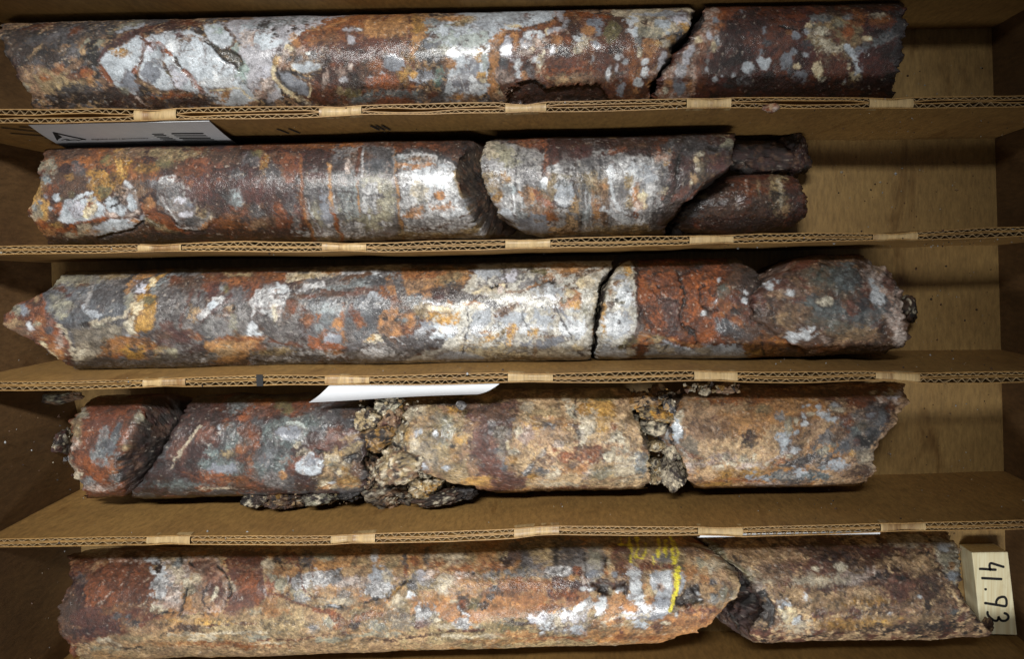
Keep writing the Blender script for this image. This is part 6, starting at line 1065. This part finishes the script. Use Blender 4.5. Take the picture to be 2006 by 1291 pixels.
m = [
 L([(1380,1062),(1436,1104),(1482,1152)],22,'greyol',5), L([(1392,1062),(1446,1108),(1484,1146)],6,'olive',4), L([(1370,1060),(1420,1100),(1468,1148)],7,'brown',5),
 E(1480,1090,40,26,'tan',0,20), E(1500,1130,30,20,'creamg',0,16), E(1530,1110,40,30,'brownm',0,18), E(1490,1160,14,14,'pinkw',0,8), E(1500,1190,18,34,'black',-15,9,3,-5), E(1460,1200,50,30,'dkbrown',15,12), E(1430,1220,30,16,'dkmar'), E(1470,1180,20,14,'brown'), E(1545,1200,18,24,'cream',-20,8,2,2), E(1555,1215,12,12,'qzw'), E(1540,1180,14,9,'qzb'), E(1557,1145,6,16,'black',0,4), E(1578,1166,9,14,'qzw',0,4,2,1.5), E(1586,1176,6,6,'qzw'), E(1568,1182,14,8,'dkbrown',0,6,2,-2),
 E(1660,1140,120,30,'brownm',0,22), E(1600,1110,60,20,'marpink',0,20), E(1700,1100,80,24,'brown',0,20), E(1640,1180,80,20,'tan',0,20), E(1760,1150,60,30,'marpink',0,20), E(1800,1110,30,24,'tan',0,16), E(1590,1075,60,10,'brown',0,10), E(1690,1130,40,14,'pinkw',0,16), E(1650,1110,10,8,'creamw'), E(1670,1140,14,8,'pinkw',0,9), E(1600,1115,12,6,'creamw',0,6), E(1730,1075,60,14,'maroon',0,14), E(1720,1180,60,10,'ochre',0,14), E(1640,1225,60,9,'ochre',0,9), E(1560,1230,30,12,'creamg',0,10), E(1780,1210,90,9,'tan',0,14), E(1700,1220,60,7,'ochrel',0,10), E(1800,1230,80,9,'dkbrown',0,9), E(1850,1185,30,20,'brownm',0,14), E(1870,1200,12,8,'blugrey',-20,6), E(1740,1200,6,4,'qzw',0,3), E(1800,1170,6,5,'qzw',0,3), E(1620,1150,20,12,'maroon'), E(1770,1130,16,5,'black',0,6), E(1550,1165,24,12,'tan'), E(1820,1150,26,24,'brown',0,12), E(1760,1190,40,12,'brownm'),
 E(1600,1135,40,8,'creamg',0,14), E(1690,1160,40,8,'paletan',0,14), E(1540,1090,40,10,'paletan',0,14), E(1770,1100,40,10,'paletan',0,14), E(1720,1130,30,6,'dkmar',-20,8), E(1640,1095,30,6,'dkmar',0,8),
 G([(1826,1052),(1866,1046),(1886,1100),(1888,1126),(1876,1146),(1852,1122),(1834,1092)],'creamw',8), E(1860,1090,14,20,'greyol',0,8), E(1870,1130,14,10,'qzb'), E(1850,1070,12,9,'qz'), E(1780,1060,40,10,'creamg',0,12), E(1866,1110,8,8,'tanor'), L([(1836,1094),(1852,1122),(1876,1148)],3,'dkbrown',2,2,-2),
]
core('brown speckled core with dark slanting left break beside the wooden block, bottom channel', ((1200,1151),(1900,1138)),
     [(1040,1366),(1060,1384),(1080,1412),(1110,1444),(1150,1482),(1175,1496),(1200,1500),(1220,1482),(1245,1470)], [(1036,1858),(1044,1864),(1060,1872),(1090,1882),(1115,1888),(1140,1878),(1170,1888),(1200,1906),(1225,1926),(1245,1932)],
     ['brownm',('paletan',12,.0,(1,1,1)),('marpink',22,.6,(1,1,1)),('dkbrown',12,1.0,(1,1,1))], m, {'l':['dkmar',('black',20,.3,(1,1,1)),('brown',14,.5,(1,1,1))],'r':['creamw',('brown',20,.2,(1,1,1))]}, 114, rough=1.7, edge=6, tl=-95)

# ------------------------------------------------------------------ loose rock fragments
def rock(label, px, py, z, size, base, seed, rot=0.0, sub=4, chop=7, rough=.10, name='rock_fragment', cat='rock fragment', group=None, speck=1.0, dull=.35):
    """px,py photo position at height z (centre), size = half lengths in units"""
    import bmesh
    r = np.random.default_rng(seed)
    bm = bmesh.new()
    bmesh.ops.create_icosphere(bm, subdivisions=sub, radius=1.0)
    V = np.array([v.co[:] for v in bm.verts])
    F = np.array([[v.index for v in f.verts] for f in bm.faces])
    bm.free()
    rad_ = np.ones(len(V))
    for _ in range(chop + 5):
        n = r.normal(size=3); n /= np.linalg.norm(n)
        d = r.uniform(.58, .86)
        c_ = V @ n
        rad_ = np.where(c_ > .05, np.minimum(rad_, d / np.maximum(c_, .05)), rad_)
    V = V * rad_[:, None]
    nrm = V / (np.linalg.norm(V, axis=1)[:, None] + 1e-9)
    V = V + nrm * (rough * (.75 * fbm(V + seed, .6, 4, seed) + .40 * fbm(V + seed, .16, 3, seed + 1) + .18 * fbm(V + seed, .06, 2, seed + 2)))[:, None]
    V = V * np.array(size)
    c, s_ = math.cos(math.radians(rot)), math.sin(math.radians(rot))
    V = np.stack([V[:, 0] * c - V[:, 1] * s_, V[:, 0] * s_ + V[:, 1] * c, V[:, 2]], 1)
    p3 = V + np.array([px * 1.0, py * 1.0, 0])
    S = Surf(p3, p3[:, 0], p3[:, 1], seed + 5)
    S.base(base); S.finish(speck)
    S.gl = S.gl * dull
    o0 = np.array(W(px, py, z))
    me = quadmesh(name, V * np.array([1, -1, 1]) * U + o0, F[:, ::-1])
    setattrs(me, S.col, S.gl, S.gr)
    o = link(name, me, M_rock)
    recenter(o)
    tag(o, label, cat, group)
    return o

one = (1, 1, 1)
CR1 = ['oltan', ('creamw', 12, .2, one), ('dkbrown', 12, .6, one)]
CR2 = ['brownm', ('creamg', 14, .3, one), ('dkbrown', 12, .4, one)]
CR3 = ['dkbrown', ('brown', 14, .1, one), ('creamw', 8, .85, one)]
CR4 = ['tan', ('ochre', 14, .3, one), ('dkbrown', 10, .5, one)]
CR5 = ['creamg', ('greyol', 14, .2, one), ('dkbrown', 10, .7, one)]
GR = 'loose fragments in the fourth channel'

rock('dark angular stone slab behind the brown wedge at the right end of the second channel', 1490, 314, 54, (80, 40, 52), ['dkbrown', ('dkmar', 24, .0, one), ('brown', 12, .5, one)], 201, 4, chop=3, rough=.09, sub=5, dull=.2)
rock('dark squarish stone against the divider, at the far right of the second channel pieces', 1553, 308, 54, (40, 50, 56), ['dkmar', ('black', 24, .3, one), ('brown', 14, .5, one)], 212, -12, chop=3, rough=.09, sub=5, dull=.2)
rock('crumbly dark core rubble under the brown wedge in the second channel', 1318, 440, 60, (30, 34, 50), ['dkbrown', ('black', 14, .2, one), ('dkgrey', 10, .6, one)], 203, 30, chop=5, rough=.14)
rock('olive grey oval pebble wedged beside the rough brown lump in the third channel', 1487, 624, 190, (38, 31, 30), ['greyol', ('olive', 20, .2, one), ('tan', 12, .5, one)], 204, 8, chop=6, rough=.04)
rock('dark crumbly fragment at the right tip of the third channel pieces', 1770, 608, 50, (26, 38, 52), CR3, 205, 0, chop=5, rough=.14)
rock('thin dark sliver of rock under the brown lump in the third channel', 1560, 700, 80, (48, 14, 26), CR3, 206, 3, chop=8, rough=.06)
rock('small grey brown stone in the corner behind the red wedge in the fourth channel', 118, 779, 70, (50, 18, 24), ['brownm', ('greyol', 16, .1, one), ('dkbrown', 14, .4, one)], 207, -4, chop=9, rough=.06, group=GR)
rock('dark crumbly chunk at the left end of the red wedge in the fourth channel', 130, 862, 60, (15, 34, 40), ['dkbrown', ('maroon', 14, .3, one), ('creamw', 8, .8, one)], 208, -8, chop=5, rough=.13, group=GR)
rub = [
 ('pale grey crumb at the top of the rubble gap in the fourth channel', 758, 794, 172, (38, 26, 34), CR5, 0),
 ('tan lumpy fragment on the upper left of the rubble gap in the fourth channel', 722, 826, 186, (40, 32, 34), CR1, 20),
 ('reddish fragment right of the tan lumpy one in the rubble gap', 766, 822, 182, (34, 28, 32), ['brownm', ('marpink', 14, .1, one), ('tan', 9, .4, one)], 0),
 ('tan fragment above the black crack in the rubble gap', 744, 856, 196, (52, 30, 32), CR4, -14),
 ('small ochre fragment beside the black crack in the rubble gap', 790, 850, 190, (24, 30, 28), CR1, 0),
 ('big brown fragment below the black crack in the rubble gap', 776, 904, 192, (66, 44, 42), ['oltan', ('brownm', 18, .1, one), ('creamg', 10, .3, one), ('dkbrown', 9, .8, one)], -12),
 ('crumbly fragment left of the big brown one in the rubble gap', 722, 916, 150, (28, 46, 50), CR2, 0),
 ('large grey brown fragment lying lowest in the rubble gap', 768, 958, 112, (66, 42, 64), ['brownm', ('greytan', 14, .0, one), ('creamw', 9, .6, one), ('dkbrown', 10, .5, one)], 6),
 ('ochre crusted fragment right of the lowest one in the rubble', 838, 944, 130, (50, 36, 64), ['oltan', ('ochreb', 14, .2, one), ('creamg', 10, .3, one), ('dkbrown', 9, .7, one)], -6),
 ('dark flat fragment poking out below the ochre crusted one', 866, 974, 148, (62, 17, 34), CR3, -8),
 ('dark fragment under the tan and maroon core in the fourth channel', 912, 962, 140, (40, 16, 34), ['dkgrey', ('dkbrown', 14, .1, one)], -10),
 ('pale topped crumb between the tan core and the big brown fragment', 822, 916, 172, (30, 22, 34), CR5, 20),
 ('small dark crumb with white edge left below the maroon core', 508, 976, 150, (34, 16, 30), ['dkbrown', ('creamw', 16, .3, one)], 0),
 ('brown angular crumb below the maroon core, right of the white edged one', 554, 980, 150, (46, 19, 30), ['brown', ('dkbrown', 14, .2, one), ('tan', 8, .7, one)], 6),
 ('grey crusted crumb below the pale end of the maroon core', 630, 974, 150, (46, 17, 30), ['dkbrown', ('greyol', 14, .2, one), ('creamw', 10, .6, one)], 0),
 ('black crumb between the grey crusted crumb and the rubble', 684, 966, 148, (34, 16, 30), ['black', ('dkgrey', 12, .3, one)], 0),
 ('tan crumb at the top of the second break in the fourth channel', 1262, 786, 162, (36, 26, 34), CR4, 0),
 ('brown crumb beside the divider at the second break', 1296, 776, 140, (40, 24, 34), CR2, 0),
 ('ochre crumb in the middle of the second break', 1282, 810, 186, (44, 20, 28), ['oltan', ('ochreb', 12, .2, one), ('dkbrown', 9, .7, one)], 8),
 ('grey crumb right of the ochre one in the second break', 1312, 802, 180, (18, 22, 28), ['greyq', ('dkgrey', 10, .2, one), ('creamw', 8, .7, one)], 0),
 ('pale crumb hanging in the centre of the second break', 1278, 836, 192, (30, 22, 30), CR5, -10),
 ('dark crumb below the pale one in the second break', 1306, 850, 176, (26, 26, 30), ['brownm', ('greyq', 10, .2, one), ('black', 10, .5, one)], 0),
 ('small pale crumb above the black hole in the second break', 1290, 872, 180, (24, 14, 24), CR1, 0),
 ('knobbly grey fragment lowest in the second break', 1318, 922, 160, (34, 40, 40), ['greytan', ('creamg', 12, .2, one), ('dkbrown', 9, .7, one)], 0),
 ('small tan fragment left of the knobbly grey one', 1282, 926, 150, (22, 30, 36), CR1, 0),
 ('grey fragment right of the black hole in the second break', 1318, 882, 165, (22, 22, 30), CR5, 0),
 ('loose tan crumb above the left end of the large tan core', 1378, 762, 165, (14, 14, 20), CR5, 0),
 ('pinkish crumb row against the divider above the large tan core', 1420, 760, 165, (30, 12, 22), ['brownm', ('pinktan', 12, .2, one)], 0),
]
for i, (lb, x, y, z, sz, bs, ro) in enumerate(rub):
    rock(lb, x, y, z, sz, bs, 220 + i, ro, sub=5 if max(sz) > 30 else 4, chop=9, rough=.13, group=GR)

def chips(name, label, spots, n, seed, cols):
    """fine angular debris filling a break: far too many bits to count"""
    r = random.Random(seed)
    V, F, Cc = [], [], []
    for i in range(n):
        x0, x1, y0, y1, z0, z1 = r.choice(spots)
        c = W(r.uniform(x0, x1), r.uniform(y0, y1), r.uniform(z0, z1))
        sz = min(9.0, 1.6 + r.expovariate(.42)) * U
        b = len(V)
        pts = []
        for k in range(9):
            d = Vector((r.gauss(0, 1), r.gauss(0, 1), r.gauss(0, 1))).normalized()
            pts.append(d * sz * r.uniform(.7, 1.15))
        import bmesh
        bm = bmesh.new()
        for p_ in pts: bm.verts.new(p_)
        g_ = bmesh.ops.convex_hull(bm, input=bm.verts[:])
        bm.verts.index_update()
        used = [v for v in bm.verts if v.link_faces]
        mp = {v: b + j for j, v in enumerate(used)}
        V += [tuple(c + v.co) for v in used]
        F += [tuple(mp[v] for v in f.verts) for f in bm.faces]
        col = alb(P[r.choice(cols)][0]) * r.uniform(.6, 1.1)
        Cc += [col] * len(used)
        bm.free()
    me = pymesh(name, V, F)
    setattrs(me, np.array(Cc), np.full(len(V), .15), np.full(len(V), .6))
    o = link(name, me, M_rock)
    tag(o, label, 'rubble', None, 'stuff')
cc_ = ['oltan', 'tan', 'brownm', 'creamg', 'creamw', 'dkbrown', 'greytan', 'brown', 'ochre']
chips('rock_chips', 'fine angular chips filling the wide rubble gap of the fourth channel', [(700, 800, 770, 960, 120, 196), (720, 900, 930, 985, 90, 150), (480, 700, 962, 988, 135, 165), (700, 830, 770, 900, 170, 205)], 380, 31, cc_)
chips('rock_chips', 'fine angular chips filling the narrow second break of the fourth channel', [(1240, 1350, 760, 950, 110, 190), (1262, 1330, 780, 930, 150, 206), (1340, 1450, 752, 768, 150, 190)], 260, 32, cc_)
chips('rock_chips', 'dark crumbs lying around the red wedge at the left of the fourth channel', [(110, 160, 800, 960, 30, 120), (240, 330, 780, 970, 20, 60)], 60, 33, ['dkbrown', 'dkmar', 'brown', 'creamw', 'dkgrey'])
rock('pinkish rock crumb stuck on top of the first divider', 1509, 211, HB + 4, (19, 11, 8), ['pinktan', ('pinkmix', 10, .2, one), ('brick', 10, .5, one)], 260, -10, sub=3, rough=.12)
rock('small grey flake on top of the tan and maroon core near the paper strip', 904, 796, 218, (13, 12, 6), ['dkgrey', ('greyq', 10, .3, one)], 261, 0, sub=3, chop=8, rough=.04)
rock('brown clod of mud smeared over the lower left corner of the wooden block', 1934, 1226, 48, (17, 20, 12), ['tan', ('brown', 12, .0, one), ('brownm', 10, .3, one)], 262, 20, sub=4, chop=3, rough=.16, name='mud_clod', cat='mud clod')
rock('flat orange brown flake at the lower left corner of the bottom core', 158, 1266, 104, (18, 26, 22), ['brick', ('orange', 14, .2, one)], 263, 8, sub=3, chop=7, rough=.06)

# ------------------------------------------------------------------ paper labels
def paper(label, corners, nu=26, nv=10, curl=0.0, marks=None, ragged=0.0):
    """corners TL,TR,BR,BL as (px,py,z)"""
    C4 = [W(*c) for c in corners]
    nrm = (C4[1] - C4[0]).cross(C4[3] - C4[0]).normalized()
    if nrm.z < 0: nrm = -nrm
    def put(u, v, off=0.0):
        a = C4[0] * (1 - u) + C4[1] * u
        b = C4[3] * (1 - u) + C4[2] * u
        p = a * (1 - v) + b * v
        wv = curl * (math.sin(math.pi * v) + .35 * math.sin(5.1 * u + 1.3) * v)
        return p + nrm * ((wv + off) * U)
    V, F = [], []
    for i in range(nu + 1):
        for j in range(nv + 1):
            V.append(put(i / nu, j / nv, .7))
    n1 = len(V)
    for i in range(nu + 1):
        for j in range(nv + 1):
            V.append(put(i / nu, j / nv, -.1))
    k = nv + 1
    for i in range(nu):
        for j in range(nv):
            a = i * k + j
            F.append((a, a + k, a + k + 1, a + 1)); F.append((n1 + a, n1 + a + 1, n1 + a + k + 1, n1 + a + k))
    bd = [i * k for i in range(nu + 1)] + [nu * k + j for j in range(1, k)] + [i * k + nv for i in range(nu - 1, -1, -1)] + [j for j in range(nv - 1, 0, -1)]
    for a, b in zip(bd, bd[1:] + bd[:1]):
        F.append((a, n1 + a, n1 + b, b))
    o = link('paper_label', pymesh('paper_label', V, F, False), M_paper)
    tag(o, label, 'paper label', 'paper labels hanging on the dividers')
    pc = [np.array(c[:2], float) for c in corners]
    def uv(px, py):
        u = v = .5
        for _ in range(12):
            a = pc[0] * (1 - u) + pc[1] * u; b = pc[3] * (1 - u) + pc[2] * u
            r = a * (1 - v) + b * v - np.array([px, py])
            du = (pc[1] - pc[0]) * (1 - v) + (pc[2] - pc[3]) * v
            dv = b - a
            J = np.stack([du, dv], 1)
            d = np.linalg.solve(J, r)
            u -= d[0]; v -= d[1]
        return u, v
    return o, put, uv

o, put, uv = paper('white printed label with black triangle logo and barcode on the first divider',
                   [(56, 244, 252), (410, 236, 254), (472, 286, 88), (132, 290, 88)], curl=3.0)
def onp(px, py, off=1.3):
    u, v = uv(px, py)
    return put(u, v, off)
V, F = [], []
# triangle: outer outline as three strokes plus filled left leg
def poly(pts):
    b = len(V)
    for p_ in pts: V.append(onp(*p_))
    F.append(tuple(range(b, b + len(pts))))
poly([(101, 254), (106, 255), (120, 262.5), (113, 266), (110, 270)])
ribbon(V, F, [(102, 254.6), (166, 267.4)], 2.0, onp)
ribbon(V, F, [(118, 268.6), (128, 266.2), (136, 268.4), (126, 269.2), (146, 267.6), (152, 268.8), (160, 267.0), (167, 267.6)], 1.2, onp)
link('logo', pymesh('logo', V, F), M_ink, o)
V, F = [], []
for y_, x0, x1, w_ in ((257.8, 296, 319, 1.5), (260.6, 300, 324, 1.7), (263.8, 305, 330, 1.2), (266.6, 311, 337, 1.7), (269.2, 317, 342, 1.4), (271.6, 321, 346, 1.0),
                       (256.6, 334, 397, 2.2), (260.2, 339, 402, 1.2), (262.6, 343, 405, .7), (265.6, 349, 411, 2.4), (268.8, 356, 418, 1.6), (271.2, 361, 424, .8)):
    ribbon(V, F, [(x0, y_), ((x0 + x1) / 2, y_ - .3), (x1, y_ - .6)], w_, onp)
link('barcode', pymesh('barcode', V, F), M_ink, o)
# line of small print
tc = bpy.data.curves.new('small_print', 'FONT')
tc.body = 'alsglobal.com | geochemistry'
tc.size = 1.0
tob = bpy.data.objects.new('small_print', tc)
COL.objects.link(tob)
bpy.context.view_layer.update()
dg = bpy.context.evaluated_depsgraph_get()
tm = bpy.data.meshes.new_from_object(tob.evaluated_get(dg))
bpy.data.objects.remove(tob)
tw = max(v.co.x for v in tm.vertices)
for v in tm.vertices:
    fx, fy = v.co.x / tw, v.co.y
    v.co = onp(176 + 112 * fx + 2.2 * (.5 - fy), 267.2 - 1.9 * fx * 1.0 - (fy - .3) * 3.2)
link('small_print', tm, M_ink, o)

paper('blank white paper strip leaning out from the third divider over the core rubble',
      [(646, 754.5, 254), (978, 752, 256), (936, 772, 226), (606, 787, 222)], curl=4.5)
paper('thin white paper edge peeking out below the right part of the fourth divider',
      [(1372, 1048, 256), (1724, 1041, 257), (1722, 1045.5, 246), (1366, 1051, 246)], curl=2.5)

# ------------------------------------------------------------------ wooden depth block
def block():
    root = empty('depth_block', W(1945, 1165, 0))
    tag(root, 'pale pine block with handwritten number 41.93 at the right end of the bottom channel', 'wooden block')
    m, nt, N, K, pb = newmat('pine_wood')
    v = nvec(nt, (1, .06, 1))
    a = nnoise(nt, v, 420, 3, .5, .6)
    b = nnoise(nt, nvec(nt), 60, 4, .6)
    c = nmix(nt, nmap(nt, a, .35, .65, 0, 1), (.84, .80, .56), (.70, .60, .36))
    c = nmix(nt, nmap(nt, b, .60, .74, 0, .5), c, (.42, .28, .13))
    K.new(c, pb.inputs['Base Color']); pb.inputs['Roughness'].default_value = .6
    bp = nbump(nt, a, .3, .0004); K.new(bp.outputs['Normal'], pb.inputs['Normal'])
    zt = 48.0
    top = [(1904, 1083), (1974.5, 1082), (1993, 1245), (1922, 1243)]
    P4 = [W(x, y, zt) for x, y in top]
    import bmesh
    bm = bmesh.new()
    up = [bm.verts.new(p) for p in P4]
    dn = [bm.verts.new(Vector((p.x, p.y, .0005))) for p in P4]
    bm.faces.new(up[::-1]); bm.faces.new(dn)
    for i in range(4):
        j = (i + 1) % 4
        bm.faces.new((up[i], up[j], dn[j], dn[i]))
    bmesh.ops.recalc_face_normals(bm, faces=bm.faces[:])
    bmesh.ops.bevel(bm, geom=bm.edges[:], offset=.0005, segments=2, affect='EDGES', profile=.6)
    me = bpy.data.meshes.new('wood_body'); bm.to_mesh(me); bm.free()
    link('wood_body', me, m, root)
    put = lambda x, y: W(x, y, zt + .6)
    kx, ky = 932 / 166.0, 1291 / 230.0
    q = lambda pts: [(1840 + a / kx, 1030 + b / ky) for a, b in pts]
    strokes = [
      [(718, 458), (690, 452), (640, 436), (575, 416), (556, 418), (552, 440), (556, 470), (566, 502)], [(436, 478), (500, 480), (560, 486), (632, 488)],
      [(462, 580), (540, 584), (620, 588), (694, 592)],
      [(496, 702), (524, 706)],
      [(494, 854), (560, 864), (640, 876), (700, 888), (734, 890), (742, 866), (740, 820), (722, 788), (690, 786), (650, 800), (626, 836), (628, 868)],
      [(534, 944), (528, 966), (540, 996), (572, 1026), (602, 1048), (636, 1052), (650, 1030), (652, 996), (656, 1020), (684, 1050), (726, 1052), (758, 1030), (764, 1000), (742, 974), (708, 964)],
    ]
    V, F = [], []
    for st in strokes:
        ribbon(V, F, q(st), 4.8, put)
    link('handwriting', pymesh('handwriting', V, F), M_ink, root)
block()

# ------------------------------------------------------------------ grit and dust on the cardboard
def grit():
    r = random.Random(5)
    V, F, Cc = [], [], []
    def bit(c, s):
        b = len(V)
        rx, ry, rz = [s * r.uniform(.6, 1.3) for _ in range(3)]
        for d in ((rx, 0, 0), (-rx, 0, 0), (0, ry, 0), (0, -ry, 0), (0, 0, rz), (0, 0, -rz * .4)):
            V.append((c.x + d[0] * U, c.y + d[1] * U, c.z + d[2] * U))
        for f in ((0, 2, 4), (2, 1, 4), (1, 3, 4), (3, 0, 4), (2, 0, 5), (1, 2, 5), (3, 1, 5), (0, 3, 5)):
            F.append(tuple(b + i for i in f))
        k = r.choice(['creamw', 'qzw', 'tan', 'dkbrown', 'brown', 'qzw', 'dkbrown'])
        Cc.extend([alb(P[k][0])] * 6)
    size = lambda: min(4.5, .7 + r.expovariate(1.1))
    chans = [(-20, 210), (250, 460), (510, 722), (775, 1024), (1075, 1320)]
    for k, (a, b) in enumerate(chans):
        for i in range(110):
            x = r.uniform(1750, 2120) if r.random() < .7 else r.uniform(-60, 1750)
            bit(T(x, r.uniform(a, b), .6), size())
    for k, face in ((0, 1), (1, 1), (2, 0), (3, 0)):
        for i in range(130):
            x = r.uniform(-60, 2120)
            if r.random() < .35: x = r.uniform(1500, 2110)
            up, lo = div_edges(k, x)
            z = r.uniform(10, HB - 8)
            dz = SPLAY * (1 - z / HB)
            y = lo + dz + .4 if face == 1 else up - dz - .4
            bit(T(x, y, z), size() * .75)
        for i in range(30):
            x = r.uniform(-60, 2120); up, lo = div_edges(k, x)
            bit(T(x, r.uniform(up, lo), HB + .3), size() * .7)
    for i in range(120):
        z = r.uniform(10, HB)
        y = r.uniform(500, 1380)
        bit(T(np.interp(y, [500, 640, 880, 1400], [-106, -102, -36, -26]) + 2 - (60 * z / HB if y < 700 else 0), y, z), size() * .7)
    me = pymesh('rock_grit', V, F)
    Cc = np.array(Cc)
    setattrs(me, Cc, np.full(len(V), .4), np.full(len(V), .5))
    o = link('rock_grit', me, M_rock)
    tag(o, 'fine pale and dark rock grit scattered over the cardboard', 'grit', None, 'stuff')
grit()
